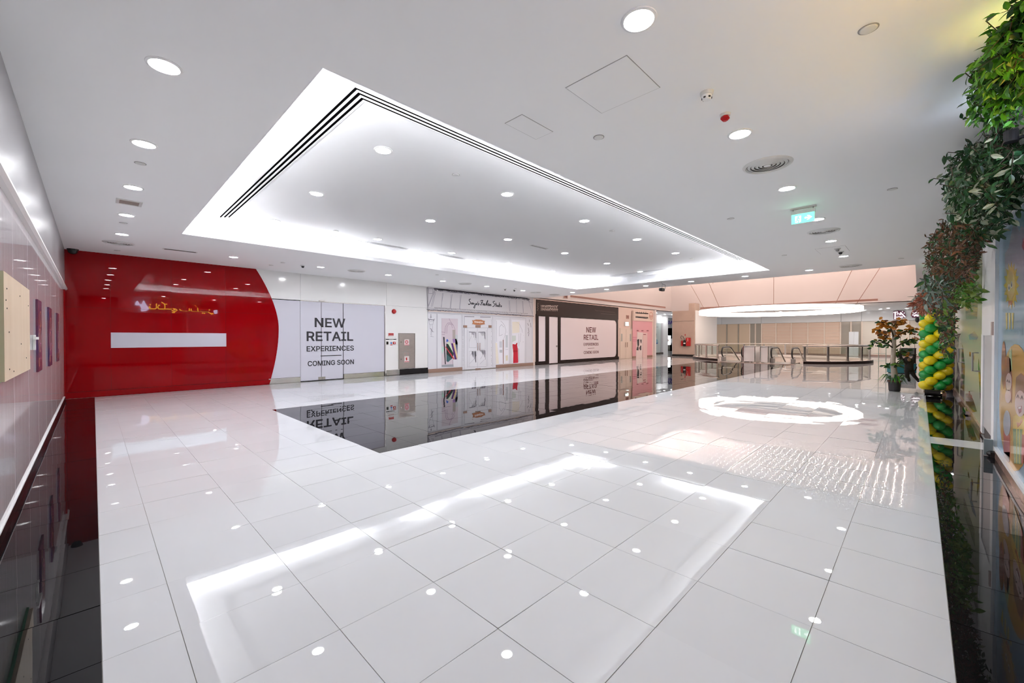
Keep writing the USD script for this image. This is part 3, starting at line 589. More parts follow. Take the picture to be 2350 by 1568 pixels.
# ---- pink shop at the corner, standing a little proud
YP = 15.42
pk = Thing('pink_shopfront', 'pink shopfront with black lettering on a peach fascia at the corridor corner', 'shopfront', (30.0,YP,0))
q0, q1 = W(1452,775,YP)[0], W(1496.5,775,YP)[0]
pk.part('wall', bx(q0,q1,YP+.02,YP+.06,0,3.6), 'peachw')
pk.part('fascia', ext(wrect(q0,q1+.1,2.86,3.6), 'y', YP+.03, -1, .09), 'peachw')
pk.part('pink_panel', ext(wrect(q0,q1,.16,2.86), 'y', YP+.03, -1, .04), 'pink')
y0_ = lambda pts: Wl(pts,1210,640,7.12,YP-.06)
scr = []
for x in np.arange(1770,1970,9): scr.append([(x,552+(x-1770)*.08+5*math.sin(x)),(x+9,556+(x-1770)*.08+7*math.sin(x*1.7))])
pk.part('lettering', ext(strokes([y0_(q) for q in scr]+[y0_([(1770,560),(1972,572)])]+[y0_([(1800+k*34,545),(1803+k*34,565)]) for k in range(5)], .055), 'y', YP-.0605, -1, .006), 'black')
scr = [[(x,612+(x-1770)*.09),(x+3,630+(x-1770)*.09)] for x in np.arange(1772,1975,11)]
pk.part('lettering', ext(strokes([y0_(q) for q in scr]+[y0_([(1770,618),(1972,636)])]+[y0_([(1770,631),(1960,648)])], .045), 'y', YP-.0605, -1, .006), 'black')
c = y0_([(2022,605)])[0]; pk.part('emblem', ext(Point(*c).buffer(.30).difference(Point(*c).buffer(.26)).union(strokes([y0_([(1995,605),(2045,610)]),y0_([(2005,625),(2035,630)])],.05)), 'y', YP-.0605, -1, .006), flat('emblem_red', (.6,.25,.2)))
yp = lambda pts: Wl(pts,1210,640,7.12,YP-.01)
dr = pk.part('door_leaf', ext(Polygon(yp([(1885,880),(1960,885),(1955,1285),(1885,1290)])), 'y', YP-.011, -1, .02), flat('pink_pale', (.80,.60,.58)))
ps = pk.part('poster', ext(Polygon(yp([(1795,870),(1885,880),(1875,1305),(1772,1300)])), 'y', YP-.011, -1, .02), flat('poster_white', (.84,.74,.72)))
for pts in ([(1790,995),(1825,985),(1822,1090),(1800,1110)],[(1840,995),(1865,995),(1860,1060),(1848,1040)],[(1790,1120),(1810,1100),(1815,1170),(1780,1165)],[(1838,1095),(1858,1090),(1858,1165),(1838,1168)],[(1820,1130),(1838,1110),(1830,1165)]):
    pk.part('print', ext(Polygon(yp(pts)), 'y', YP-.0315, -1, .003), 'maroon' if pts[0][0] == 1820 else 'ink', sub=ps)
for x in (1790,1868,1952): pk.part('patch_fitting', ext(rect(*yp([(x,842)])[0], *yp([(x+28,858)])[0]), 'y', YP-.011, -1, .02), flat('plum', (.30,.10,.12)))
pk.part('lettering', ext(rect(*yp([(1892,905)])[0], *yp([(1935,918)])[0]), 'y', YP-.0315, -1, .003), flat('plum', (.30,.10,.12)))
pk.part('stripe', ext(shapely.union_all([Polygon(yp([(1722,955+k*28),(1790,955+k*28),(1790,962+k*28),(1722,964+k*28)])) for k in range(3)]), 'y', YP-.011, -1, .003), flat('deep_pink', (.62,.22,.32)))
pk.part('plinth', ext(wrect(q0,q0+.55,0,.16), 'y', YP+.03, -1, .06), 'brown'); pk.part('plinth', ext(wrect(q1-.85,q1,0,.16), 'y', YP+.03, -1, .06), 'brown')

# ---- side corridor beyond the pink shop
YC2 = 18.0
po = Thing('fashion_poster', 'tall pale lightbox poster of a dark-haired woman in blue beyond the pink shop', 'poster', (38.3,YC2,0))
pw = lambda pts: Wl(pts,1490,690,11.2,YC2-.05)
po.part('surround', bx(33.0,40.6,YC2,YC2+.2,0,H-.002), 'wallw')
a, b = W(1493,780,YC2)[0], W(1515.5,780,YC2)[0]
pb = po.part('panel', ext(wrect(a,b,.12,2.98), 'y', YC2, -1, .05), flat('poster_grey', (.55,.60,.58)))
po.part('side_frame', ext(wrect(b+.02,b+.42,.0,2.98), 'y', YC2, -1, .08), flat('frame_grey', (.55,.52,.53)))
po.part('plinth', ext(wrect(a,b+.42,0,.12), 'y', YC2, -1, .10), 'black')
po.part('print', ext(Polygon(pw([(70,740),(110,722),(150,745),(185,860),(180,960),(150,985),(110,940),(100,890),(70,880)])), 'y', YC2-.05, -1, .003), 'ink', sub=pb)
po.part('print', ext(Polygon(pw([(75,770),(110,765),(125,800),(118,850),(95,875),(75,850)])), 'y', YC2-.053, -1, .003), flat('skin_print', (.62,.55,.58)), sub=pb)
po.part('print', ext(Polygon(pw([(75,960),(115,930),(165,985),(215,1010),(220,1085),(150,1110),(75,1100)])), 'y', YC2-.053, -1, .003), flat('blue_print', (.22,.42,.52)), sub=pb)
po.part('print', ext(Polygon(pw([(75,1085),(150,1095),(220,1080),(215,1110),(140,1125),(75,1120)])), 'y', YC2-.056, -1, .003), flat('blue_deep', (.04,.12,.35)), sub=pb)
po.part('print', ext(Polygon(pw([(75,1125),(160,1130),(150,1160),(75,1165)])), 'y', YC2-.053, -1, .003), flat('blue_print', (.22,.42,.52)), sub=pb)
po.part('lettering', ext(strokes([pw([(80+k*14,675),(88+k*14,685)]) for k in range(11)], .07), 'y', YC2-.053, -1, .003), flat('mid_grey', (.4,.4,.4)), sub=pb)
YU = 20.5
un = Thing('lit_shopfront', 'brightly lit shop with purple letters on a white fascia, half hidden by the pier', 'shopfront', (47,YU,0))
uw = lambda pts: Wl(pts,1490,690,11.2,YU-.02)
a, b = W(1518.5,780,YU)[0], 50.0
un.part('fascia', bx(a,b,YU,YU+.2,2.72,H-.002), 'white'); un.part('side_wall', bx(a-2.8,a+.1,YU-.01,YU+.2,0,H-.002), flat('frame_grey', (.55,.52,.53)))
un.part('interior', cat_([bx(a,b,YU+1.7,YU+1.78,0,2.75), bx(a,b,YU+.1,YU+1.7,2.72,2.76)]), flat('shop_interior', (.33,.29,.27)))
un.part('blue_panel', bx(a+.1,a+1.0,YU+.5,YU+.55,.7,2.0), flat('blue_display', (.20,.26,.62)))
un.part('screen', bx(W(1527,760,YU)[0],W(1545,760,YU)[0],YU+.3,YU+.36,.72,1.83), 'tvw')
un.part('screen_print', bx(W(1532,760,YU)[0],W(1539.5,760,YU)[0],YU+.28,YU+.298,1.13,1.36), 'orangeb')
un.part('counter', bx(W(1527,760,YU)[0],W(1543,760,YU)[0],YU+.25,YU+.7,.0,.70), flat('counter_grey', (.32,.30,.25)))
un.part('counter', bx(a+.1,a+.9,YU+.2,YU+.7,.0,.55), 'blackm')
un.part('lettering', text('IUAN', 'y', YU, -1, W(1523,742,YU)[0], W(1536,744.5,YU)[1], W(1552,742,YU)[0], W(1536,736,YU)[1], .04, True), flat('purple_letter', (.22,.15,.55)))
un.part('glass_edge', bx(W(1526.2,760,YU)[0]-.03,W(1526.2,760,YU)[0]+.03,YU-.01,YU+.04,0,2.72), 'white')
#@@MORE2@@
# ================================================================== LEFT WALL ITEMS (X = XL, seen from the right)
def L(px, py): q = on_x(px, py, XL); return (q[1], q[2])
pb = Thing('plywood_board', 'large plain plywood board with green edge hung on the glossy left wall', 'board', (XL,6.2,1.2))
pb.part('board', bx(XL+.022,XL+.05,on_x(9,700,XL+.05)[1],on_x(68,700,XL+.05)[1],1.24,2.06), 'plywood')
pb.part('edge_strip', bx(XL+.002,XL+.022,4.72,6.6,1.23,2.065), 'greenedge')
for a, b in ((5.5,1.95),(6.3,1.95),(6.98,1.9),(5.45,1.86),(5.6,1.62),(6.35,1.52),(6.75,1.38),(5.6,1.33),(5.85,1.30),(5.5,1.80)):
    pb.part('screw', cyl((XL+.045,a-.55,b-.01),(XL+.053,a-.55,b-.01),.006,8), 'blackm')
for k, (a, b, z0_, z1_) in enumerate(((7.97,8.52,1.13,2.055),(9.87,10.5,1.11,2.055),(12.05,12.55,1.10,2.052))):
    lb = ['purple and red print panel on the left wall, nearest the plywood board','purple and red print panel on the left wall, middle of the three','purple and red print panel on the left wall, nearest the red wall'][k]
    t = Thing('wall_print', lb, 'picture', (XL,(a+b)/2,z0_), group='three print panels on the left wall')
    nm = f'print_panel_{k}'
    M[nm] = mat(nm, (.05,.025,.09), .25, noise=(2.6,(.15,.025,.04),(1,1,1.0)))
    bd = t.part('panel', bx(XL+.001,XL+.02,a,b,z0_,z1_), nm)
    for q in range(5):
        r_ = .06+.05*(q%3); cy, cz = a+.12+.30*((q*37)%10)/10, z0_+.12+.14*q
        t.part('print', ext(Point(cy,cz).buffer(r_).difference(Point(cy,cz).buffer(r_-.018)).intersection(rect(a,z0_,b,z1_)), 'x', XL+.02, 1, .002), flat('print_gold%d' % (q%2), ((.36,.14,.08),(.30,.06,.16))[q%2]), sub=bd)
t = Thing('door_lever', 'small white lever fitting on the left wall beside the plywood board', 'handle', (XL,7.5,1.5))
t.part('plate', bx(XL+.001,XL+.02,7.55,7.68,1.42,1.60), 'plastic'); t.part('lever', bx(XL+.02,XL+.045,7.30,7.66,1.545,1.575), 'plastic')

# ================================================================== DOWNLIGHTS
dl = Thing('downlight', 'd', 'downlight', (0,0,0))
dl.part('trim_ring', lathe([(.098,-.004),(.104,-.010),(.122,-.006),(.125,0),(.098,0),(.098,-.004)], n=32), 'white')
dl.part('lens', lathe([(0,-.015),(.06,-.012),(.097,-.002),(.0965,0)], n=20), 'glow', smooth=60)
first = [True]
def downlight(x, y, z, label, group):
    if first[0]:
        first[0] = False; UsdGeom.XformCommonAPI(UsdGeom.Xformable(dl.prim)).SetTranslate(Gf.Vec3d(float(x),float(y),float(z))); meta(dl.prim, label, 'downlight', group)
    else: dup(dl, (x,y,z), label, group)
rows = [('in the row beside the left wall', 'from the front', [(377,151),(330.5,330),(305.5,430),(290.5,493.5),(280,537.5)], H),
        ('in the row nearest the plant wall', 'from the front', [(1466,45),(1698,307),(1806,432),(1876,503),(1907,553),(1936,588)], H),
        ('in the row above the shopfronts', 'from the left', [(536,590),(736,613),(891,631),(1016,645),(1117,657),(1200,667)], H),
        ('in the row along the atrium edge', 'from the left', [(1314,671),(1392,664),(1482,656),(1586,646),(1710,634),(1857,620)], H),
        ('in the raised tray row nearest the plant wall', 'from the left', [(879.5,344.5),(1164,445.5),(1341,507),(1462,549.5),(1550,581),(1616,605)], TZ),
        ('in the middle row of the raised tray', 'from the left', [(727,444.5),(988,506.5),(1165.5,549.5),(1296,581),(1393,604.5),(1469,623.5)], TZ),
        ('in the raised tray row nearest the shopfronts', 'from the left', [(630.5,507),(866.5,549),(1037,580.5),(1167,604),(1268,622.5),(1350,638)], TZ)]
for where, sense, pts, z in rows:
    for k, p in enumerate(pts):
        q = on_z(*p, z); downlight(q[0], q[1], z-.001, f'round ceiling downlight, {ORD[k]} {sense} {where}', 'downlights '+where)
# the rows go on behind the camera
for k, (x, y) in enumerate(((.45,-2.2),)): downlight(x, y, H-.001, f'round ceiling downlight out of view behind the camera', 'downlights behind the camera')
far = [(1506,718.5),(1525.5,721.5),(1542.5,722.5),(1520.5,726)]
for k, p in enumerate(far):
    q = on_z(*p, H); downlight(q[0], q[1], H-.001, f'small far ceiling light over the side corridor, {ORD[k]} of four', 'lights over the side corridor')
for k, (y, x) in enumerate(((13.5,41.5),(11,43.5),(8.5,41.5),(6,43.5),(3.4,41.5),(3.2,44.2),(2.2,43.6),(1.7,42.6),(.7,44.0),(.5,41.2),(-1.0,43),(-1,30),(-1,24))):
    downlight(x, y, H-.001, f'{ORD2[k]} ceiling light from the left before the far shuttered shops', 'lights before the far shops')

# ================================================================== CEILING FITTINGS
sp = Thing('concealed_sprinkler', 'c', 'sprinkler', (0,0,0))
sp.part('plate', lathe([(0,-.012),(.045,-.011),(.052,-.006),(.054,0),(0,0)], n=28), 'plastic', smooth=40); sp.part('rim', lathe([(.052,-.004),(.060,-.004),(.061,0),(.052,0),(.052,-.004)], n=28), 'greyp')
caps = [((1993,66),'nearest the foliage at upper right'),((322,375),'between the second and third lights beside the left wall'),((283,512),'between the fourth and fifth lights beside the left wall'),((1374,315),'beside the larger access panel'),((1677,502),'midway along the right ceiling strip'),((2048,434),'right of the exit sign row'),((1800,586),'near the far right corner of the raised tray'),((649,603),'above the red wall edge'),((622,609),'left of the small dark detector'),((1183,663),'above the sketch shop, left of its detector'),((1003,631),'left above the sketch shop'),((2068,593),'nearest the far foliage'),((269,575),'beside the camera dome over the red wall'),((1590,650),'by the atrium edge')]
for k, (p, w) in enumerate(caps):
    q = on_z(*p, H); lb = 'small round concealed sprinkler plate '+w
    if k == 0: UsdGeom.XformCommonAPI(UsdGeom.Xformable(sp.prim)).SetTranslate(Gf.Vec3d(*q)); meta(sp.prim, lb, 'sprinkler', 'concealed ceiling sprinklers')
    else: dup(sp, q, lb, 'concealed ceiling sprinklers')
for p, w in (((1046,401),'nearest the camera'),((771,530),'toward the shopfronts'),((1404,530),'toward the plant wall'),((1587,594),'toward the atrium')):
    q = on_z(*p, TZ); dup(sp, q, 'small round sprinkler plate in the raised tray '+w, 'concealed ceiling sprinklers')
df = Thing('round_diffuser', 'd', 'air diffuser', (0,0,0))
df.part('outer_ring', lathe([(.235,-.004),(.25,-.022),(.275,-.012),(.285,0),(.235,0),(.235,-.004)], n=40), 'plastic', smooth=40)
for r_ in (.20,.155,.11,.065): df.part('cone', lathe([(r_,-.018),(r_+.028,-.004),(r_+.022,-.001),(r_-.006,-.014),(r_,-.018)], n=36), 'plastic', smooth=40)
df.part('centre_disc', lathe([(0,-.018),(.04,-.016),(.045,0),(0,0)], n=24), 'plastic'); df.part('throat', lathe([(0,-.001),(.24,-.001),(.24,0),(0,0)], n=36), flat('throat_grey', (.22,.21,.20), .8))
dfs = [((1761,378.5),'nearest of the two along the right row of lights'),((1890,530.5),'beyond the exit sign'),((272,557.5),'above the red wall at far left'),((818,621.5),'above the white glass fascia'),((1067,651),'left above the sketch shop'),((1229,671),'above the gap between sketch and dark shops'),((1952,610),'by the atrium edge near the far foliage'),((1272,676),'above the dark shop fascia')]
for k, (p, w) in enumerate(dfs):
    q = on_z(*p, H); lb = 'round ringed ceiling air diffuser '+w
    if k == 0: UsdGeom.XformCommonAPI(UsdGeom.Xformable(df.prim)).SetTranslate(Gf.Vec3d(*q)); meta(df.prim, lb, 'air diffuser', 'round ceiling air diffusers')
    else: dup(df, q, lb, 'round ceiling air diffusers')
q = on_z(296.5,464.5,H); t = Thing('square_speaker', 'small square brownish ceiling speaker between lights beside the left wall', 'speaker', q)
t.part('frame', ext(rect(q[0]-.16,q[1]-.16,q[0]+.16,q[1]+.16).difference(rect(q[0]-.12,q[1]-.12,q[0]+.12,q[1]+.12)), 'z', H, -1, .012), 'plastic'); t.part('grille', bx(q[0]-.12,q[0]+.12,q[1]-.12,q[1]+.12,H-.008,H), flat('speaker_tan', (.30,.24,.21), .7))
q = on_z(414,575,H); t = Thing('slot_vent', 'short dark slot vent in the ceiling above the red wall', 'vent', q)
t.part('frame', bx(q[0]-.35,q[0]+.35,q[1]-.07,q[1]+.07,H-.008,H), 'plastic'); t.part('slot', bx(q[0]-.32,q[0]+.32,q[1]-.045,q[1]+.045,H-.011,H-.0082), flat('throat_dark', (.10,.09,.08), .8))
q = on_z(1237,567,TZ); t = Thing('slot_vent', 'short pale slot vent in the middle of the raised ceiling tray', 'vent', q)
t.part('frame', bx(q[0]-.35,q[0]+.35,q[1]-.06,q[1]+.06,TZ-.008,TZ), 'plastic'); t.part('slot', bx(q[0]-.32,q[0]+.32,q[1]-.02,q[1]+.02,TZ-.011,TZ-.0082), 'greyp')
def hatch_(p, lbl):
    P = np.array([on_z(*q, H)[:2] for q in p]); x0, y0 = P.min(0); x1, y1 = P.max(0)
    t = Thing('access_panel', lbl, 'access panel', ((x0+x1)/2,(y0+y1)/2,H))
    t.part('panel', bx(x0+.006,x1-.006,y0+.006,y1-.006,H-.004,H), 'ceil'); t.part('joint', ext(rect(x0,y0,x1,y1).difference(rect(x0+.005,y0+.005,x1-.005,y1-.005)), 'z', H, -1, .0015), 'greyp')
hatch_([(1301,204),(1434,128.5),(1511,196),(1385,258)], 'large square ceiling access panel below the brightest right light')
hatch_([(1198,262),(1262,299),(1230,320),(1165,285)], 'smaller faint ceiling access panel beside the raised tray edge')
hatch_([(1870,572),(1938,567),(1950,576),(1885,581)], 'far faint access panel near the atrium edge')
q = on_z(1622,212,H); t = Thing('smoke_detector', 'white domed smoke detector on the ceiling left of the red beacon', 'smoke detector', q)
t.part('base', lathe([(0,-.03),(.05,-.03),(.056,-.02),(.058,0),(0,0)], q, 28), 'plastic', smooth=35); t.part('chamber', lathe([(0,-.075),(.03,-.072),(.042,-.05),(.044,-.03),(0,-.03)], q, 28), 'white', smooth=35)
for k in range(6): a = k*math.pi/3+.4; t.part('slot', bx(-.009,.009,-.003,.003,-.006,.006).apply_translation((0,-.041,-.056)).apply_transform(trimesh.transformations.rotation_matrix(a,[0,0,1])).apply_translation(q), 'blackm')
q = on_z(1664,262,H); t = Thing('beacon', 'small red faceted beacon on a white base on the ceiling', 'beacon', q)
t.part('base', lathe([(0,-.025),(.045,-.025),(.05,0),(0,0)], q, 24), 'plastic'); t.part('lens', lathe([(0,-.075),(.022,-.07),(.045,-.045),(.036,-.025),(0,-.025)], q, 6), 'redp')
for p, nm, lb in (((1922,570),'smoke_detector','small grey smoke detector behind the fifth light of the right row'),((1929,577),'motion_sensor','small dark tipped sensor just below the grey smoke detector'),((695,609),'motion_sensor','small white dome sensor with dark eye over the frosted shopfront'),((1180.5,665),'motion_sensor','small dark dome sensor over the sketch shop'),((1159,663),'smoke_detector','tiny pale detector over the sketch shop')):
    q = on_z(*p, H); t = Thing(nm, lb, 'detector', q); t.part('base', lathe([(0,-.03),(.065,-.03),(.07,0),(0,0)], q, 20), 'plastic'); t.part('eye', lathe([(0,-.085),(.03,-.075),(.045,-.03),(0,-.03)], q, 16), 'blackm' if 'sensor' in nm else 'greyp', smooth=40)
q = on_z(167,572,H); t = Thing('camera_dome', 'black dome camera in the corner above the red wall', 'camera', q)
t.part('base', lathe([(0,-.04),(.10,-.04),(.11,0),(0,0)], q, 24), 'black'); t.part('dome', lathe([(0,-.13),(.05,-.12),(.085,-.08),(.09,-.04),(0,-.04)], q, 24), 'black', smooth=40)
q = on_z(1519,648,H); t = Thing('ceiling_camera', 'small dark camera hanging on a bracket at the atrium edge', 'camera', q)
t.part('bracket', cat_([cyl(q,q+[0,0,-.22],.02,8), tube([q+[0,0,-.05],q+[.05,-.12,-.12],q+[.05,-.12,-.28]], .012, 6)]), 'greyp'); t.part('body', rbox(q[0]-.14,q[0]+.14,q[1]-.07,q[1]+.07,H-.36,H-.24,.02), 'blackm'); t.part('lens', cyl(q+[-.15,0,-.30],q+[-.20,0,-.30],.04,12), 'black')
# hanging exit sign
q = on_z(1851,474,H); a0, a1 = on_x(1816.5,514,q[0]), on_x(1869,505,q[0]); hb = (on_x(1816.5,515.5,q[0])[2], on_x(1816.5,494,q[0])[2])
ex = Thing('exit_sign', 'green illuminated running man exit sign with arrow hanging from the ceiling', 'exit sign', q); XQ = q[0]
ya, yb = a0[1], a1[1]
ex.part('housing', bx(XQ-.02,XQ+.05,ya+.01,yb-.01,hb[1]-.005,hb[1]+.055), 'plastic')
for y in (ya-.02, yb+.02): ex.part('hanger', cyl((XQ+.01,y,hb[1]+.02),(XQ+.01,y,H-.01),.006,8), 'greyp')
ex.part('ceiling_plate', bx(XQ-.03,XQ+.05,ya+.02,yb-.02,H-.02,H), 'plastic')
pn = ex.part('panel', bx(XQ-.004,XQ+.006,ya,yb,hb[0],hb[1]-.005), 'exit')
wd = ya-yb; e = lambda pts: Polygon([(ya-u*wd, hb[0]+v*(hb[1]-hb[0])) for u, v in pts])
man = [e([(.16,.10),(.42,.10),(.42,.78),(.16,.78)]).difference(shapely.union_all([Point(ya-.30*wd, hb[0]+.66*(hb[1]-hb[0])).buffer(.016), strokes([[(ya-.29*wd,hb[0]+.55*(hb[1]-hb[0])),(ya-.27*wd,hb[0]+.36*(hb[1]-hb[0]))],[(ya-.27*wd,hb[0]+.36*(hb[1]-hb[0])),(ya-.33*wd,hb[0]+.26*(hb[1]-hb[0])),(ya-.31*wd,hb[0]+.14*(hb[1]-hb[0]))],[(ya-.27*wd,hb[0]+.36*(hb[1]-hb[0])),(ya-.22*wd,hb[0]+.24*(hb[1]-hb[0])),(ya-.18*wd,hb[0]+.22*(hb[1]-hb[0]))],[(ya-.22*wd,hb[0]+.46*(hb[1]-hb[0])),(ya-.29*wd,hb[0]+.54*(hb[1]-hb[0])),(ya-.36*wd,hb[0]+.46*(hb[1]-hb[0]))]], .016)]))]
ex.part('pictogram', ext(shapely.union_all(man), 'x', XQ-.004, -1, .003), 'exitw', sub=pn)
ex.part('arrow', ext(e([(.58,.40),(.74,.40),(.68,.24),(.76,.24),(.90,.48),(.76,.72),(.68,.72),(.74,.56),(.58,.56)]), 'x', XQ-.004, -1, .003), 'exitw', sub=pn)

# ================================================================== RIGHT WALL (Y = YR, seen from its left)
def R(px, py, dy=0): q = on_y(px, py, YR+dy); return (q[0], q[2])
def Rl(pts, ox=0, oy=0, s=1.0): return [R(ox+a/s, oy+b/s) for a, b in pts]
# neon sign above the mural; the red wall mirrors it
V2 = 2*YS-YR
def N(zx, zy): q = on_y(300+zx/10.68, 680+zy/10.68, V2); return (q[0], q[2])
ns = Thing('neon_sign', 'yellow neon Arabic sign between blue white figures, mirrored in the red wall', 'neon sign', (3.8,YR,3.05))
nl = [[(480,280),(455,262),(445,285),(480,315),(600,318),(625,300),(628,195)],[(475,215)],[(665,255),(660,290),(690,320),(830,322),(835,250),(830,205),(880,205)],[(830,205),(755,155)],[(835,318),(960,325)],[(690,232)],
      [(1000,290),(985,325),(1010,335),(1065,345),(1080,315),(1050,292),(1100,300),(1145,330),(1130,368),(1075,380),(1025,352)],[(1045,405)],[(1085,405)],
      [(1205,310),(1240,340),(1300,360),(1430,365),(1445,340),(1440,260)],[(1420,252)],[(1490,300),(1485,340),(1520,372),(1655,375),(1650,310),(1645,262),(1695,262)],[(1645,262),(1580,225)],[(1650,372),(1760,380),(1900,382),(1960,425),(2035,432),(1985,452)],[(1510,270)],[(1935,325)],[(1775,420)],[(1820,425)]]
ns.part('lettering', ext(strokes([[N(*p) for p in l] for l in nl], .048), 'y', YR+.036, 1, .004), 'neon')
ns.part('letter_body', ext(strokes([[N(*p) for p in l] for l in nl], .05), 'y', YR, 1, .035), 'white')
blob = lambda pts: Polygon([N(*p) for p in pts]).buffer(.03)
ns.part('figure', ext(blob([(315,130),(350,205),(430,310),(380,340),(290,345),(250,260),(225,215),(280,215)]), 'y', YR, 1, .04), 'neonw'); ns.part('figure', ext(blob([(160,135),(195,190),(190,215),(125,215),(130,175)]), 'y', YR, 1, .04), 'neonw')
ns.part('figure', ext(blob([(2000,340),(2060,290),(2090,320),(2110,280),(2140,260),(2160,310),(2200,300),(2210,360),(2180,420),(2130,440),(2080,430),(2030,380)]), 'y', YR, 1, .04), flat('pale_figure', (.8,.78,.9)))
ns.part('figure', ext(blob([(2050,350),(2110,340),(2120,420),(2070,425)]), 'y', YR+.04, 1, .02), 'neonw')
# printed mural pane in a white frame
mu = Thing('mural_window', 'framed glass pane printed with a cartoon sun and smiling children', 'window', (6.3,YR,.05))
MX0, MX1, MZ0, MZ1 = 4.1, 8.34, .135, 2.915
mu.part('frame', ext(wrect(MX0-.08,MX1+.07,MZ0-.04,MZ1+.09).difference(wrect(MX0,MX1,MZ0,MZ1)), 'y', YR-.05, 1, .065), 'alu')
M['mural_sky'] = mat('mural_sky', (.30,.46,.60), .12, specular_ior_level=.35); pn = mu.part('pane', ext(wrect(MX0-.01,MX1+.01,MZ0-.01,MZ1+.01), 'y', YR-.03, 1, .012), 'mural_sky')
def mp(shape, c, k=1, nm='print'):
    g = shape.intersection(wrect(MX0,MX1,MZ0,MZ1))
    if not g.is_empty: mu.part(nm, ext(g, 'y', YR-.018+.0008*k, 1, .0008), flat('mural_%02d%02d%02d' % tuple(int(99*q) for q in c), c, .1), sub=pn)
P6 = lambda pts: Polygon(Rl(pts,2240,440,6.03)).buffer(0); P7 = lambda pts: Polygon(Rl(pts,2230,680,3.917)).buffer(0)
def El(c, r, f=P7, n=28): return f([(c[0]+r[0]*math.cos(a), c[1]+r[1]*math.sin(a)) for a in np.linspace(0,2*math.pi,n)[:-1]])
mp(P6([(360,1500),(370,860),(420,780),(480,460),(510,400),(540,470),(560,560),(590,480),(620,500),(680,620),(700,1500)]), (.46,.44,.56), 1)
for a in np.linspace(0,2*math.pi,17)[:-1]:
    ca, sa = math.cos(a), math.sin(a); mp(P6([(458+55*ca-16*sa,1300+215*sa+60*ca),(458+105*ca,1300+330*sa),(458+55*ca+16*sa,1300+215*sa-60*ca)]), (.72,.50,.08), 2)
mp(El((458,1300),(66,240),P6), (.80,.50,.12), 3); mp(El((456,1300),(52,200),P6), (.82,.56,.26), 4)
for x_, y_ in ((430,1330),(464,1290)):
    mp(El((x_,y_),(13,50),P6), (.82,.78,.80), 5); mp(El((x_+2,y_+5),(6,22),P6), (.16,.10,.30), 6)
mp(P7([(310,40),(350,40),(340,78),(318,78)]), (.70,.22,.12), 5)
for x_ in (295,322,348): mp(P7([(x_-10,150),(x_+8,150),(x_+4,295),(x_-2,300)]), (.72,.58,.12), 2)
mp(P6([(600,760),(612,690),(620,640),(628,700),(655,730),(630,770),(640,830),(615,800)]), (.62,.12,.22), 2)
mp(El((375,1000),(145,570)), (.70,.38,.10), 2)
mp(El((270,620),(20,215)), (.40,.10,.08), 3); mp(P7([(285,700),(300,540),(330,560),(345,740),(340,960),(320,900),(290,900)]), (.36,.11,.10), 4)
mp(P7([(318,500),(340,470),(345,660),(325,690)]), (.42,.56,.34), 4); mp(El((316,770),(25,80)), (.74,.52,.50), 5); mp(El((310,900),(26,60)), (.74,.52,.50), 5)
mp(El((300,1140),(32,115)), (.56,.56,.66), 5); mp(P7([(268,1180),(325,1250),(325,1450),(270,1400)]), (.60,.12,.12), 4)
mp(P7([(370,960),(380,730),(425,690),(470,740),(480,960),(470,1060),(380,1040)]), (.36,.14,.10), 5); mp(El((418,965),(47,118)), (.76,.54,.52), 6)
for x_, y_ in ((398,900),(434,912)): mp(strokes([Rl([(x_-9,y_+8),(x_,y_-14),(x_+9,y_+10)],2230,680,3.917)], .018), (.14,.07,.08), 7)
mp(P7([(395,995),(432,985),(428,1040),(410,1055)]), (.42,.07,.08), 7); mp(P7([(402,997),(428,990),(424,1010),(406,1014)]), (.85,.80,.80), 8)
mp(P7([(355,1080),(400,1050),(470,1080),(480,1300),(350,1300)]), (.82,.54,.10), 5); mp(P7([(385,1130),(412,1140),(430,1095),(437,1125),(415,1160),(395,1180)]), (.62,.16,.08), 6)
mp(P7([(355,1190),(435,1195),(430,1512),(365,1500)]), (.32,.46,.26), 7)
for x_ in (385,410): mp(P7([(x_,1190),(x_+7,1190),(x_+5,1505),(x_,1505)]), (.74,.60,.18), 8)
mp(P7([(435,1240),(465,1250),(445,1500),(430,1500)]), (.58,.10,.10), 7); mp(P7([(270,1400),(325,1400),(320,1490),(275,1470)]), (.28,.18,.18), 4)
for x_, y_ in ((306,760),(323,768)): mp(strokes([Rl([(x_-5,y_+6),(x_,y_-8),(x_+5,y_+7)],2230,680,3.917)], .014), (.14,.07,.08), 7)
solo('baseboard_right', bx(3.9,8.42,YR-.05,YR+.012,0,.095), 'marble', kind='structure')
# white pier beside it
pr_ = Thing('wall_pier', kind='structure', base=(9.2,YR,0))
pr_.part('upper_panel', bx(8.42,10.12,YR-.06,YR,1.62,3.02), 'alu'); pr_.part('lower_panel', bx(8.75,9.85,YR-.06,YR-.012,.17,1.60), 'alug')
pr_.part('post', bx(8.42,8.74,YR-.06,YR+.004,.03,1.62), 'alu'); pr_.part('post', bx(9.86,10.12,YR-.06,YR+.004,.05,1.62), 'alu'); pr_.part('foot_gap', bx(8.75,9.9,YR-.06,YR-.02,.0,.165), 'blackm')
pr_.part('rail', bx(8.42,10.12,YR-.06,YR+.002,1.60,1.625), 'alu'); pr_.part('door_catch', bx(8.46,8.56,YR+.004,YR+.03,1.60,1.78), flat('catch', (.62,.5,.46)))
solo('door_wedge', bx(8.30,8.36,YR+.02,YR+.10,.01,.22), flat('slate', (.20,.24,.25)), 'dark slate coloured wedge leaning at the foot of the white pier', 'door wedge')
solo('floor_stop', cat_([ball((8.28,YR+.03,.04),(.06,.05,.04)), bx(8.20,8.30,YR,YR+.05,.0,.07)]), 'black', 'black rounded door stop at the corner of the mural frame', 'door stop', smooth=40)
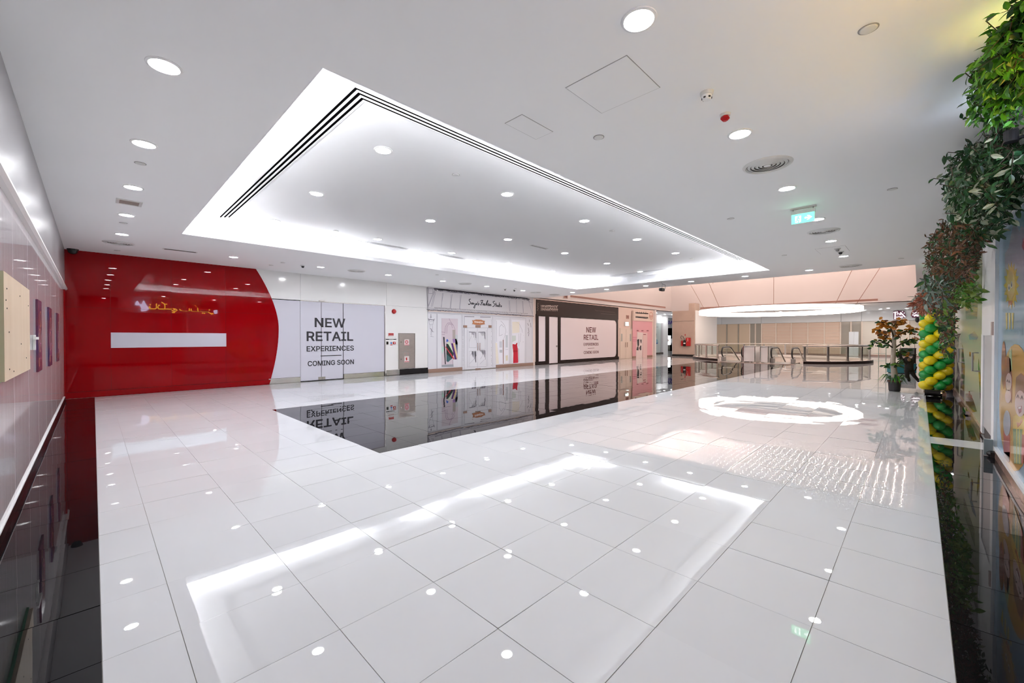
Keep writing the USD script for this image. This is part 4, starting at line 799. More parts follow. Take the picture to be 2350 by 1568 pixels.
# second printed glazing
m2 = Thing('printed_glazing', 'pale green printed glass front with brown tree trunks behind the balloon column', 'window', (13.5,YR,.05))
M['mural_green'] = mat('mural_green', (.50,.53,.38), .16, specular_ior_level=.25, noise=(.7,(.55,.52,.40),(1,1,1))); p2 = m2.part('pane', ext(wrect(10.15,17.6,.10,2.96), 'y', YR-.04, 1, .02), 'mural_green')
def m2p(shape, c, k=1): m2.part('print', ext(shape.intersection(wrect(10.16,17.58,.11,2.95)), 'y', YR-.02+.0008*k, 1, .0008), flat('mural_%02d%02d%02d' % tuple(int(99*q) for q in c), c, .08), sub=p2)
PG = lambda pts: Polygon(Rl(pts,2090,680,5.6)).buffer(0)
m2p(PG([(640,740),(650,620),(665,720),(680,900),(665,1500),(610,1440),(635,1000)]), (.24,.16,.12)); m2p(PG([(850,800),(872,1000),(895,1200),(890,1500),(870,1300),(845,900)]), (.26,.15,.10))
m2p(PG([(580,780),(600,900),(630,1050),(610,1100),(585,950)]), (.30,.18,.12)); m2p(PG([(560,1100),(600,1000),(612,1440),(560,1340)]), (.20,.19,.08))
m2p(PG([(690,80),(840,80),(835,290),(690,300)]), (.62,.50,.42)); m2p(PG([(725,500),(800,450),(850,520),(830,560),(740,560)]), (.46,.46,.56)); m2p(PG([(690,1250),(740,1240),(790,1340),(830,1480),(690,1520)]), (.30,.20,.10))
for x_, y_ in ((735,1250),(760,1300),(745,745),(788,790)): m2p(El((x_,y_),(9,34),PG), (.45,.10,.08), 2)
m2.part('bottom_rail', bx(10.13,17.6,YR-.05,YR+.01,.0,.10), 'marble'); m2.part('head_rail', bx(10.13,17.6,YR-.05,YR+.01,2.96,3.02), 'alug')
for px_ in (2207,2242): m2.part('door_handle', tube([(R(px_,780)[0],YR-.02,1.30),(R(px_,780)[0],YR+.05,1.30),(R(px_,780)[0],YR+.05,.98),(R(px_,780)[0],YR-.02,.98)], .014, 8), 'greyp')
m2.part('floor_lock', bx(12.3,13.0,YR+.01,YR+.05,.02,.09), 'mirror')
# rocks with a violet flower, dark end post
rk = Thing('rock_column', 'stack of lumpy dark grey artificial rocks behind the balloon column', 'artificial rock', (18.6,-.7,0))
r4 = np.random.default_rng(5)
for k in range(7):
    m = ball((0,0,0),(.42-.02*k,.24,.17),2); m.vertices *= 1+.35*(meshkit.fbm(m.vertices*5+k*7,3)[:,None]-.5); m.apply_translation((18.5+r4.uniform(-.15,.15),-.74+r4.uniform(-.05,.05),.15+.235*k)); rk.part('rock', m, 'rock', smooth=50)
fl = Thing('violet_flower', 'large violet fabric flower with green leaves on the dark rocks', 'artificial flower', (18.2,-.30,1.66))
fl.part('stem', tube([(18.3,-.36,.0),(18.3,-.36,1.1),(18.25,-.34,1.5)],.03,6), 'stem')
for k in range(7):
    a = k*.9; fl.part('petal', ball((18.2+.14*math.cos(a),-.28+.05*math.sin(a),1.70+.17*math.sin(a)),(.15,.07,.15),2), 'violet', smooth=True)
for k in range(4): fl.part('leaf', ball((18.1+.1*k,-.28,1.30-.09*k+.05*(k%2)),(.12,.05,.13),2), 'lf_bright', smooth=True)
ep = Thing('entrance_post', 'dark entrance post with a white strip behind the balloon column', 'post', (21.5,-.7,0))
ep.part('post', bx(20.6,23.5,-.92,-.62,0,3.0), 'blackm'); ep.part('white_strip', bx(21.2,21.6,-.62,-.60,1.15,1.95), 'plastic')
solo('wall_right_end', bx(18.5,46,YR-.72,YR-.7,0,H), flat('dark_wall', (.20,.17,.16), .5), kind='structure')

# ---- artificial foliage hung from the top of the right wall
def leaf(p, d, n, ln_, wd_):
    d = d/np.linalg.norm(d); s = np.cross(d, n); s /= np.linalg.norm(s)+1e-9; n = np.cross(s, d)
    V = [p]
    for f, w, up_, dr in ((.16,.30,.03,.0),(.40,.50,.05,.015),(.66,.40,.05,.05),(.86,.20,.03,.10)):
        c = p+d*ln_*f-n*ln_*dr; V += [c+s*wd_*w+n*ln_*up_, c, c-s*wd_*w+n*ln_*up_]
    V.append(p+d*ln_-n*ln_*.15); F_ = [[0,1,2],[0,2,3]]
    for k in range(3):
        a = 1+3*k; F_ += [[a,a+3,a+4],[a,a+4,a+1],[a+1,a+4,a+5],[a+1,a+5,a+2]]
    F_ += [[10,13,11],[11,13,12]]
    return np.array(V), np.array(F_)
def leafmesh(Ls):
    V = np.concatenate([a for a, _ in Ls]); k = np.cumsum([0]+[len(a) for a, _ in Ls[:-1]]); return trimesh.Trimesh(V, np.concatenate([f+o for (_, f), o in zip(Ls, k)]), process=False)
LAMPS = ((4.46,-.60,3.46),(5.85,-.58,3.44),(16.9,-.40,3.42),(18.3,-.40,3.42))   # nothing grows in front of the accent lamps
def shaded(q): return any(q[2] > z-.14 and math.hypot(q[0]-x, q[1]-y) < .16+1.0*max(q[2]-z, 0) for x, y, z in LAMPS)
def foliage(name, label, poly, yr, nsprig, per, ln_, asp, mats, nparts, droop=.6, base=None, seed=0, stems=8):
    r = np.random.default_rng(seed); pg = Polygon(poly); x0, y0, x1, y1 = pg.bounds; Ls = []; St = []; tries = 0
    while len(St) < nsprig and tries < 60000:
        tries += 1
        px, py = r.uniform(x0,x1), r.uniform(y0,y1)
        if not pg.contains(Point(px,py)): continue
        Y = r.uniform(*yr); q = on_y(px,py,Y)
        if q[2] > H-.04 or q[2] < 1.2 or q[0] < 4.0 or q[0] > 17.5 or (q[0] < 5.7 and q[2] < 3.44) or shaded(q): continue
        dirn = r.normal(0,1,3); dirn[2] = -abs(dirn[2])*droop-.25; dirn[1] += .25; dirn /= np.linalg.norm(dirn)
        P = [q-dirn*ln_*1.6, q-dirn*ln_*.5+r.normal(0,.01,3), q+dirn*ln_*.8]; St.append(tube(P, [.004,.003,.0015], 4))
        for k in range(per):
            f = k/(per-1+1e-9); b = P[0]+(P[2]-P[0])*f; d = dirn*.55+r.normal(0,.6,3); d[2] -= .35*droop
            nrm = r.normal(0,.5,3)+np.array([-.2,.7,.5]); l = ln_*r.uniform(.7,1.2); b2 = b.copy()
            e_ = b2+d/np.linalg.norm(d)*l
            if e_[2] > H-.01 or shaded(e_) or shaded(b2) or e_[1] < YR+.01: continue
            Ls.append((*leaf(b2,d,nrm,l,l*asp),))
    c = np.mean([l[0][0] for l in Ls],0) if base is None else base
    t = Thing(name, label, 'hanging foliage', (c[0], YR, H-.02), group=None)
    if len(St): t.part('stem', cat_(St), 'stem', kind='stuff')
    near = np.argsort([np.linalg.norm(l[0][0]-[0,0,EYE]) for l in Ls]); np_ = min(nparts, len(Ls))
    for i in near[:np_]: t.part('leaf', leafmesh([Ls[i]]), mats[int(r.integers(len(mats)))])
    rest_ = [[] for _ in mats]
    for i in near[np_:]: rest_[int(r.integers(len(mats)))].append(Ls[i])
    for g, mname in zip(rest_, mats):
        if g: t.part('leaf_mass', leafmesh(g), mname, kind='stuff')
    return t
foliage('hanging_foliage', 'bright green artificial ficus leaves at the upper right ceiling corner', [(2262,285),(2230,272),(2236,235),(2250,180),(2268,150),(2280,90),(2312,60),(2332,0),(2400,-60),(2420,320),(2300,290)], (-.62,-.22), 330, 8, .082, .46, ['lf_bright','lf_bright','lf_dark'], 300, .7, seed=1)
foliage('hanging_foliage', 'dark green variegated artificial ficus hanging over the mural window frame', [(2168,398),(2188,372),(2207,347),(2242,322),(2280,312),(2350,290),(2420,260),(2420,400),(2350,455),(2290,520),(2272,555),(2240,545),(2215,560),(2200,520),(2186,480),(2180,450)], (-.66,-.12), 520, 8, .088, .42, ['lf_dark','lf_dark','lf_dark','lf_dark','lf_edge'], 300, .9, seed=2)
foliage('hanging_foliage', 'brown and rust artificial leaves hanging below the variegated ficus', [(2122,585),(2137,545),(2160,520),(2200,510),(2250,540),(2240,600),(2215,640),(2180,652),(2150,662),(2137,652),(2132,612)], (-.62,-.04), 950, 8, .062, .34, ['lf_brown','lf_brown','lf_dark'], 250, .9, seed=3)
foliage('hanging_foliage', 'yellow green artificial pothos trailing beside the white pier', [(2185,600),(2218,600),(2232,625),(2230,650),(2232,685),(2218,705),(2205,690),(2175,720),(2160,700),(2150,670),(2160,640)], (-.66,-.50), 150, 6, .105, .62, ['lf_pothos','lf_pothos','lf_bright'], 250, .9, seed=4)
foliage('hanging_foliage', 'thin small leaved green vines trailing down behind the balloon column', [(2132,665),(2180,655),(2190,720),(2182,760),(2172,830),(2162,800),(2158,740),(2140,715)], (-.5,-.12), 200, 7, .065, .5, ['lf_dark','lf_pothos','lf_brown'], 150, 1.2, seed=5)
foliage('hanging_foliage', 'pale blue green artificial tuft above the balloon column', [(2106,678),(2116,657),(2136,647),(2160,642),(2156,690),(2130,700)], (-.4,-.0), 190, 7, .09, .34, ['lf_blue','lf_blue','lf_dark'], 120, .8, seed=6)
foliage('hanging_foliage', 'small rust red artificial tuft left above the balloon column', [(2104,692),(2116,683),(2132,690),(2130,712),(2113,714)], (-.3,.02), 90, 7, .09, .32, ['lf_red'], 90, .9, seed=7)
# small coloured lamps tucked behind the leaves that tint the ceiling
def uplight(p, m, lbl, r_=.036):
    t = Thing('accent_lamp', lbl, 'lamp', p); p = np.array(p)
    t.part('bracket', bx(p[0]-.012, p[0]+.012, YR-.02, p[1]-.02, p[2]-.085, p[2]-.065), 'blackm')
    t.part('can', lathe([(0,-.10),(r_+.012,-.10),(r_+.012,.0),(r_,.0),(r_,-.09),(0,-.09)], p, 16), 'blackm'); t.part('bulb', lathe([(0,-.02),(r_*.92,-.02),(r_*.92,-.06),(0,-.06)], p, 16), m)
uplight((4.46,-.60,3.46), 'gup', 'green accent lamp behind the bright ficus at upper right')
uplight((5.85,-.58,3.44), 'wup', 'cold white accent lamp between the bright and the variegated ficus')
uplight((16.9,-.40,3.42), 'wup', 'cold white accent lamp behind the rust coloured leaves')
uplight((18.3,-.40,3.42), 'gup', 'green accent lamp near the far end of the foliage')
#@@MORE3@@
# ================================================================== ATRIUM: void, kerb, rails, escalators, ring light
def arc(r0, r1, a0, a1, n=48):
    A = np.radians(np.linspace(a0, a1, max(3, int(abs(a1-a0)/3))));  return Polygon([(VC[0]+r1*math.cos(a), VC[1]+r1*math.sin(a)) for a in A]+[(VC[0]+r0*math.cos(a), VC[1]+r0*math.sin(a)) for a in A[::-1]])
def vp(r, a, z): a = math.radians(a); return np.array([VC[0]+r*math.cos(a), VC[1]+r*math.sin(a), z])
vd = Thing('void_well', kind='structure', base=(*VC,-3.6))
vd.part('well_wall', ext(arc(VR, VR+.15, 0, 359.9), 'z', -3.6, 1, 3.58), 'plaster'); vd.part('lower_floor', ext(Point(*VC).buffer(VR+.1), 'z', -3.6, -1, .05), 'plaster')
vd.part('well_edge', ext(arc(VR-.04, VR, 0, 359.9), 'z', -.5, 1, .495), 'plaster')
A0, A1 = 155.0, 208.0
def rail(name, label, a0, a1, posts):
    t = Thing(name, label, 'railing', vp(VR, (a0+a1)/2, 0))
    t.part('kerb_face', ext(arc(VR+.12, VR+.16, a0, a1), 'z', 0, 1, .15), 'dkbrown'); t.part('kerb_top', ext(arc(VR-.10, VR+.12, a0, a1), 'z', 0, 1, .17), 'plaster')
    P = np.linspace(a0+1.2, a1-1.2, posts)
    for a in P: t.part('post', cat_([rbox(-.035,.035,-.06,.06,.16,1.02,.008), bx(-.07,.07,-.09,.09,.165,.19)]).apply_transform(trimesh.transformations.rotation_matrix(math.radians(a),[0,0,1])).apply_translation(vp(VR+.01,a,0)), 'steel')
    t.part('top_rail', tube([vp(VR+.01, a, 1.05) for a in np.linspace(a0, a1, max(6, int((a1-a0)/4)))], .045, 10), 'steel', smooth=40)
    for a, b in zip(P[:-1], P[1:]): t.part('glass_panel', ext(arc(VR-.006, VR+.006, a+1.0, b-1.0), 'z', .22, 1, .74), 'glass')
rail('balustrade', 'glass balustrade on dark kerb left of the escalators, before the white pier', 104, A0, 5)
rail('balustrade', 'glass balustrade on dark kerb right of the escalators, nearest the balloon column', A1, 280, 6)
rail('balustrade', 'far glass balustrade on the other side of the escalator void', 281, 463, 12)
def side_profile(x0):
    s_ = math.tan(math.radians(27)); xe_ = x0+8.2
    top = [(x0+.32,.93)] + [(x0+1.5,.93)] + [(x0+1.9,.86)] + [(xe_, .86-(xe_-x0-1.9)*s_)]
    nose = [(x0+.32+.31*math.cos(a), .62+.31*math.sin(a)) for a in np.linspace(-math.pi/2-.2, -3*math.pi/2, 12)]
    bot = [(xe_, .86-(xe_-x0-1.9)*s_-.85), (x0+1.9,.02), (x0+.4,.02)]
    return nose, top, bot
def escalator(y0, y1, label):
    t = Thing('escalator', label, 'escalator', (29.4,(y0+y1)/2,0))
    nose, top, bot = side_profile(29.35)
    for y in (y0, y1):
        t.part('glass_side', ext(Polygon(nose+top+bot).buffer(-.02), 'y', y+.012, -1, .024), 'glass')
        sk = Polygon([(29.6,0),(31.3,0),(36.5,-2.65),(36.5,-2.25),(31.3,.32),(29.6,.34)]); t.part('skirt', ext(sk, 'y', y+.06, -1, .12), 'mirror')
        path = [(29.35+.75,.33)]+nose+top
        t.part('handrail', tube([(u,y,v) for u, v in path], .045, 8), 'rubber', smooth=40)
        t.part('newel_cap', rbox(29.5,29.95,y-.09,y+.09,.0,.30,.03), 'greyp'); t.part('rail_trim', tube([(u,y,v-.06) for u, v in top], .03, 6), 'mirror', smooth=40)
    t.part('comb_plate', bx(29.0,31.0,y0+.06,y1-.06,-.02,.012), 'steel')
    for k in range(16): t.part('step', rbox(31.0+.4*k,31.42+.4*k,y0+.07,y1-.07,-.204*k-.42,-.204*k-.012,.01), 'greyp')
escalator(8.15, 9.35, 'escalator with black looped handrails, left of the two white screens')
escalator(5.42, 6.50, 'escalator with black looped handrails, right of the two white screens')
for (y0, y1), lb in (((7.35,8.0),'white sloped screen box between escalators, the left one'),((6.62,7.05),'white sloped screen box between escalators, the right one')):
    t = Thing('escalator_screen', lb, 'screen', (29.3,(y0+y1)/2,0))
    t.part('casing', ext(Polygon([(29.2,.05),(29.2,.98),(30.5,1.0),(32.6,-.15),(36,-1.9),(36,-2.6),(31.2,.02)]), 'y', y1, -1, y1-y0), 'white')
    t.part('cap_rail', ext(Polygon([(29.18,.99),(30.5,1.01),(30.5,1.05),(29.18,1.04)]), 'y', y1+.02, -1, y1-y0+.04), 'steel')
    for y in (y0, y1): t.part('corner_post', cyl((29.17,y,.0),(29.17,y,1.03),.03,10), 'mirror'); t.part('foot', lathe([(0,.03),(.07,.02),(.08,0),(0,0)], (29.17,y,0), 14), 'steel')
solo('threshold_strip', cat_([bx(28.0+.28*k,28.05+.28*k,5.1,9.6,0.001,.006) for k in range(3)]), 'brown', 'thin metal floor strips in front of the escalators', 'floor strip', kind='stuff')
# ring light
RC, RR0, RR1, RZ = np.array([33.7,7.3]), 4.0, 4.82, 3.27
def ann(r0, r1): return Point(*RC).buffer(r1, quad_segs=32).difference(Point(*RC).buffer(r0, quad_segs=32))
rg = Thing('ring_light', 'large glowing white ring light hanging over the escalator void', 'pendant light', (*RC,RZ))
rg.part('diffuser', ext(ann(RR0,RR1), 'z', RZ, 1, .05), 'ring', label='flat underside diffuser'); rg.part('side_diffuser', ext(ann(RR1-.03,RR1), 'z', RZ+.07, 1, .22), 'ring', label='outer side diffuser'); rg.part('side_diffuser', ext(ann(RR0,RR0+.03), 'z', RZ+.07, 1, .22), 'ring')
rg.part('frame_band', ext(ann(RR1-.05,RR1+.006), 'z', RZ+.05, 1, .02), 'brown'); rg.part('top_cover', ext(ann(RR0,RR1), 'z', RZ+.29, 1, .03), 'white')
for k in range(8):
    a = math.radians(k*45+12); p = np.array([RC[0]+4.4*math.cos(a), RC[1]+4.4*math.sin(a), RZ+.3]); tp = np.array([RC[0]+5.9*math.cos(a), RC[1]+5.9*math.sin(a), DZ])
    if not (AX0+.1 < tp[0] < AX1-.1): tp[0] = np.clip(tp[0], AX0+.1, AX1-.1)
    rg.part('cable', cyl(p, tp, .014, 5), 'brown')
# stone pier and bright white pier
pi_ = Thing('stone_pier', kind='structure', base=(34.7,14.2,0))
pi_.part('stone_face', bx(34.62,34.75,13.12,14.95,.16,2.93), 'stone'); pi_.part('stone_face', bx(34.62,34.75,13.12,14.95,2.945,H-.01), 'stone')
pi_.part('white_face', bx(34.76,39.8,13.10,15.05,0,H-.005), 'white'); pi_.part('upper_pier', bx(34.63,35.58,13.11,13.60,H-.02,4.4), 'stone'); pi_.part('skirting', bx(34.58,34.75,13.1,14.97,0,.155), 'black')
XP = 34.6
def C(zx, zy): q = on_x(1490+zx/11.2, 690+zy/11.2, XP); return (q[1], q[2])
fe = Thing('fire_extinguisher', 'red and black fire extinguisher hung on the beige stone pier', 'fire extinguisher', (XP,C(900,1050)[0],C(900,1170)[1])); yc = C(905,1050)[0]
zb, zt = C(905,1175)[1], C(905,1000)[1]
fe.part('cylinder', lathe([(0,0),(.085,0),(.09,.03),(.09,.42),(.05,.52),(0,.53)], (XP-.13,yc-.05,zb), 20), 'black', smooth=35); fe.part('cylinder', lathe([(0,0),(.085,0),(.09,.03),(.09,.36),(.05,.44),(0,.45)], (XP-.12,yc+.16,zb+.03), 20), 'redp', smooth=35, label='red cylinder')
fe.part('hose', tube([(XP-.13,yc-.02,zb+.58),(XP-.14,yc+.06,zb+.82),(XP-.14,yc+.2,zb+.88),(XP-.14,yc+.27,zb+.72),(XP-.14,yc+.18,zb+.58)], .018, 6), 'blackm', smooth=40); fe.part('valve', rbox(XP-.16,XP-.08,yc-.09,yc,zb+.52,zb+.66,.015), 'steel'); fe.part('label_band', lathe([(.091,.2),(.091,.3),(.0905,.3),(.0905,.2),(.091,.2)], (XP-.13,yc-.05,zb), 20), 'white')
fb = Thing('fire_box', 'red fire cabinet with white lettering on the beige stone pier', 'fire cabinet', (XP,C(1015,1060)[0],C(1015,1165)[1]))
y0, y1, z0_, z1_ = C(963,1060)[0], C(1066,1060)[0], C(1015,1170)[1], C(1015,957)[1]
fb.part('box', rbox(XP-.18,XP+.02,y1,y0,z0_,z1_,.015), 'redp'); fb.part('handle', bx(XP-.20,XP-.18,y0-.06,y0-.03,(z0_+z1_)/2-.06,(z0_+z1_)/2+.06), 'steel')
fb.part('lettering', ext(rect(C(1000,975)[0],C(1000,975)[1],C(1024,1050)[0],C(1024,1050)[1]).difference(shapely.union_all([rect(C(1000,986+k*13)[0],C(1000,986+k*13)[1],C(1024,990+k*13)[0],C(1024,990+k*13)[1]) for k in range(5)])), 'x', XP-.18, -1, .003), flat('faded_pink', (.72,.45,.42)))
t = Thing('arrow_sticker', 'tiny red arrow sticker above the extinguisher on the stone pier', 'sticker', (XP,C(920,890)[0],C(920,890)[1])); c = C(920,890)
t.part('arrow', ext(Polygon([(c[0]-.06,c[1]+.04),(c[0]+.06,c[1]+.04),(c[0],c[1]-.07)]), 'x', XP+.018, -1, .004), 'redp'); t.part('shaft', ext(rect(c[0]-.02,c[1]+.04,c[0]+.02,c[1]+.10), 'x', XP+.018, -1, .004), 'redp')

# ================================================================== FAR SHOPS (X = XF)
XF = 46.0
def FX(px, py=741): return on_x(px, py, XF)[1]
hd_ = Thing('far_fascia', kind='structure', base=(XF,7,3)); ysplit = [19.9, FX(1656), FX(1747), FX(1930), FX(1977), -3.9]
for a, b in zip(ysplit[:-1], ysplit[1:]): hd_.part('panel', bx(XF+.0,XF+.2,b+.01,a-.01,2.96,H-.002), 'whitegloss')
def shopbay(name, label, a, b, m, posts, rails, xo=0.0):
    t = Thing(name, label, 'shopfront', (XF,(a+b)/2,0), group=None)
    t.part('curtain', bx(XF+.06+xo,XF+.12+xo,b+.02,a-.02,.12,2.95), m); t.part('plinth', bx(XF+.0+xo,XF+.12+xo,b,a,0,.12), 'brown')
    for y in posts: t.part('post', bx(XF+.0+xo,XF+.06+xo,y-.05,y+.05,.12,2.95), 'post' if m != 'blind' else 'dglass')
    for z in rails: t.part('rail', bx(XF+.03+xo,XF+.06+xo,b+.02,a-.02,z-.018,z+.018), 'post')
shopbay('shuttered_shop', 'beige shuttered shop next to the white pier', FX(1625), FX(1720), 'blind', [FX(1668),FX(1694.5)], [])
shopbay('shuttered_shop', 'narrow grey glass bay between two shuttered shops', FX(1720), FX(1747), 'dglass', [FX(1720.5),FX(1733.5)], [])
shopbay('shuttered_shop', 'wide shop with pinkish roller shutter behind the escalators', FX(1747), FX(1930), 'blind2', [FX(q) for q in (1748,1781,1816,1854,1892,1929)], [.5,.8,1.1,1.4,1.7,2.0,2.3,2.6])
shopbay('shuttered_shop', 'dark glass bay behind the white standing panel', FX(1930), FX(1977), 'dglass', [FX(1953)], [])
shopbay('shuttered_shop', 'pale shuttered shop under the purple signs', FX(1977), -3.8, flat('pale_blind', (.84,.72,.60), .3), [FX(1978),FX(2019),FX(2085)], [])
t = Thing('standing_panel', 'tall white standing panel before the dark glass bay', 'display panel', (44.6,4.1,0)); a, b = on_x(1948,800,44.6)[1], on_x(1970,800,44.6)[1]
t.part('panel', cat_([bx(44.58,44.64,(a+b)/2+.004,a,.04,2.06), bx(44.58,44.64,b,(a+b)/2-.004,.04,2.06)]), 'white'); t.part('foot', bx(44.35,44.9,b,a,0,.04), 'steel')
def G(zx, zy): q = on_x(1980+zx/16.79, 690+zy/16.79, XF-.1); return (q[1], q[2])
Gl = lambda P: [G(*p) for p in P]
sg = Thing('shop_sign', 'purple shop sign with white words The Time on the far white fascia', 'sign', (XF,1.2,3.1))
sg.part('board', ext(Polygon(Gl([(1170,420),(1310,405),(1350,370),(1400,395),(1595,400),(1665,600),(1640,655),(1290,705),(1195,745)])), 'x', XF, -1, .1), 'pur')
tx = shapely.union_all([Polygon(Gl([(1180,445),(1300,425),(1300,470),(1282,470),(1272,712),(1215,722),(1222,475),(1182,480)])), strokes([Gl([(1335,420),(1330,560)]),Gl([(1335,500),(1370,480),(1395,500),(1400,560)]),Gl([(1430,525),(1480,510),(1470,485),(1435,500),(1440,555),(1490,550)])], .042),
     strokes([Gl([(1460,460),(1625,630)])], .08), strokes([Gl([(1530,425)]),Gl([(1590,500),(1600,470)])], .045),
     strokes([Gl([(1310,610),(1312,690)]),Gl([(1350,690),(1352,620),(1385,615),(1390,680)]),Gl([(1390,620),(1430,612),(1435,675)]),Gl([(1455,640),(1500,632),(1490,605),(1460,620),(1465,670),(1505,665)]),Gl([(1540,600),(1520,620),(1545,640),(1525,660)])], .035)])
sg.part('lettering', ext(tx, 'x', XF-.1, -1, .03), 'signw')
sg = Thing('shop_sign', 'purple shop sign with white Arabic word, partly behind the balloon column', 'sign', (XF,.3,3.1))
sg.part('board', ext(Polygon(Gl([(1850,560),(1890,430),(1960,390),(2100,370),(2260,380),(2300,500),(2270,640),(2080,650),(1900,655)])), 'x', XF, -1, .1), 'pur')
sg.part('lettering', ext(strokes([Gl([(1930,460),(1950,500),(2010,495),(2040,440),(2080,415)]),Gl([(2060,470),(2130,480),(2150,430),(2200,440)]),Gl([(1980,560),(1990,610)]),Gl([(2020,555),(2060,540),(2070,570),(2030,590)]),Gl([(2090,600),(2180,590),(2230,550)]),Gl([(1930,555)]),Gl([(2120,555)])], .06), 'x', XF-.1, -1, .03), 'signw')
solo('ceiling_spot', ball((XF-.25,on_x(2105,733,XF)[1],2.98),(.12,.12,.22),2), 'blackm', 'small black lamp hanging under the second purple sign', 'lamp', smooth=True)

# ================================================================== BALLOON COLUMN
BC = np.array([16.25,-.33,0])
bc = Thing('balloon_column', 'tall spiral column of yellow and green balloons by the plant wall', 'balloon column', BC)
bc.part('pole', cyl(BC+[0,0,.05], BC+[0,0,2.35], .025, 10), 'plastic')
bc.part('base', lathe([(0,.12),(.17,.12),(.20,.08),(.21,0),(0,0)], BC+[0,0,0], 28), 'mirror', label='dark shiny base'); 
r5 = np.random.default_rng(9); NL = 16
def balloon(p, axis, l, w):
    n = 14; prof = []
    for i in range(n+1):
        a = math.pi*i/n; prof.append((w*math.sin(a)*(1-.10*math.cos(a)), -l*math.cos(a)))
    prof[0] = (0, prof[0][1]); prof[-1] = (0, prof[-1][1]); m = trimesh.creation.revolve(np.array(prof), sections=18); kn = trimesh.creation.cone(.018,.03,sections=8); kn.apply_translation([0,0,-l-.02])
    m = cat_([fix(m), kn]); m.apply_transform(trimesh.geometry.align_vectors([0,0,1], axis)); m.apply_translation(p); return m
for L_ in range(NL):
    z = .22+L_*(2.36-.22)/(NL-1)
    for k in range(4):
        a = math.radians(k*90+L_*45+18+r5.uniform(-5,5)); out = np.array([math.cos(a),math.sin(a),.10+r5.uniform(-.08,.08)]); out /= np.linalg.norm(out)
        sc = r5.uniform(.94,1.05); bc.part('balloon', balloon(BC+[0,0,z]+out*.195, out, .165*sc, .125*sc), 'ye' if k % 2 else 'gr', smooth=60)
bc.part('balloon', balloon(BC+[.02,.0,2.46], np.array([0,.3,1.]), .10, .12), 'gr', smooth=60)
bw = Thing('base_weight', 'black and silver rounded weight at the foot of the balloon column', 'weight', (15.9,-.28,0))
bw.part('body', cyl((15.75,-.10,.09),(15.75,-.42,.09),.085,18), 'black', smooth=40); bw.part('rim', cat_([cyl((15.75,-.09,.09),(15.75,-.11,.09),.092,18), cyl((15.75,-.41,.09),(15.75,-.44,.09),.092,18)]), 'mirror')

# ================================================================== POTTED TREE, PLUSH MONKEY, TEAL BOX, GLASS STAND
PT = np.array([16.48,.51,0])
tr = Thing('potted_tree', 'artificial tree with orange leaves and grey trunk in a black pot', 'potted plant', PT)
tr.part('pot', lathe([(0,0),(.115,0),(.13,.02),(.145,.27),(.155,.29),(.15,.31),(.135,.31),(.13,.27),(0,.27)], PT, 32), 'pot', smooth=35); tr.part('rim', lathe([(.146,.275),(.160,.275),(.160,.315),(.146,.315),(.146,.275)], PT, 32), 'soil'); tr.part('soil', lathe([(0,.285),(.135,.275),(.0,.27)], PT, 24), 'soil')
def T3(px, py, dy=0.): # point at the tree's depth plane
    d = ray(px, py); n = fw*[1,1,0]; q = d*((PT+np.array([dy,0,0]))@n)/(d@n); return np.array([q[0],q[1],q[2]+EYE])
tr.part('trunk', tube([T3(2055,886),T3(2053,860),T3(2049,830),T3(2051,800),T3(2052,775),T3(2051,750)], [.085,.075,.06,.052,.045,.03], 12), 'trunk', smooth=50)
br = [[(2052,792),(2040,778),(2026,766),(2012,756)],[(2051,775),(2045,755),(2035,742),(2022,738)],[(2051,760),(2060,742),(2072,735)],[(2052,782),(2066,766),(2082,758),(2098,757)],[(2052,800),(2070,788),(2090,780),(2104,782)],[(2051,800),(2035,788),(2018,782),(2003,790)],[(2052,812),(2068,808),(2080,806)],[(2050,840),(2042,835),(2035,838)],[(2050,846),(2060,832),(2068,824)]]
r6 = np.random.default_rng(21); LO, LG = [], []
for k, b in enumerate(br):
    off = np.cumsum(r6.normal(0,.10,len(b))); off[0] = 0
    P = [T3(*q, o) for q, o in zip(b, off)]; tr.part('branch', tube(P, np.linspace(.022,.006,len(P)), 6), 'stem')
    for _ in range(40 if k < 7 else 24):
        f = r6.uniform(.25,1.05)*(len(P)-1); i = min(int(f), len(P)-2); q = P[i]+(P[i+1]-P[i])*(f-i)+r6.normal(0,.05,3)
        d = r6.normal(0,1,3); d[2] = -abs(d[2])*.5; l = r6.uniform(.10,.16); n = np.array([-.75,-.6,.2])+r6.normal(0,.5,3)
        upper = q[2] > 1.52 and r6.random() < .85
        (LO if upper else LG).append(leaf(q, d, n, l, l*(.75 if upper else .48)))
for g, m in ((LO,'lf_orange'),(LG,'lf_dark')):
    for i, l in enumerate(g): tr.part('leaf', leafmesh([l]), m if (i*7)%5 else ('lf_brown' if m == 'lf_orange' else 'lf_pothos'))
for k in range(26):
    a = r6.uniform(0,2*math.pi); d0 = np.array([math.cos(a),math.sin(a),0]); P0 = PT+[0,0,.29]+d0*.06; l = r6.uniform(.28,.42)
    mid, end = P0+d0*l*.5+[0,0,.17*r6.uniform(.6,1.3)], P0+d0*l+[0,0,-.02+r6.uniform(-.08,.08)]; s_ = np.cross(d0,[0,0,1])*.028
    V = [P0-s_*.4,P0+s_*.4,mid-s_,mid+s_,end]; tr.part('strap_leaf', trimesh.Trimesh(V,[[0,1,3],[0,3,2],[2,3,4]],process=False), 'lf_dark' if k%3 else 'lf_bright')
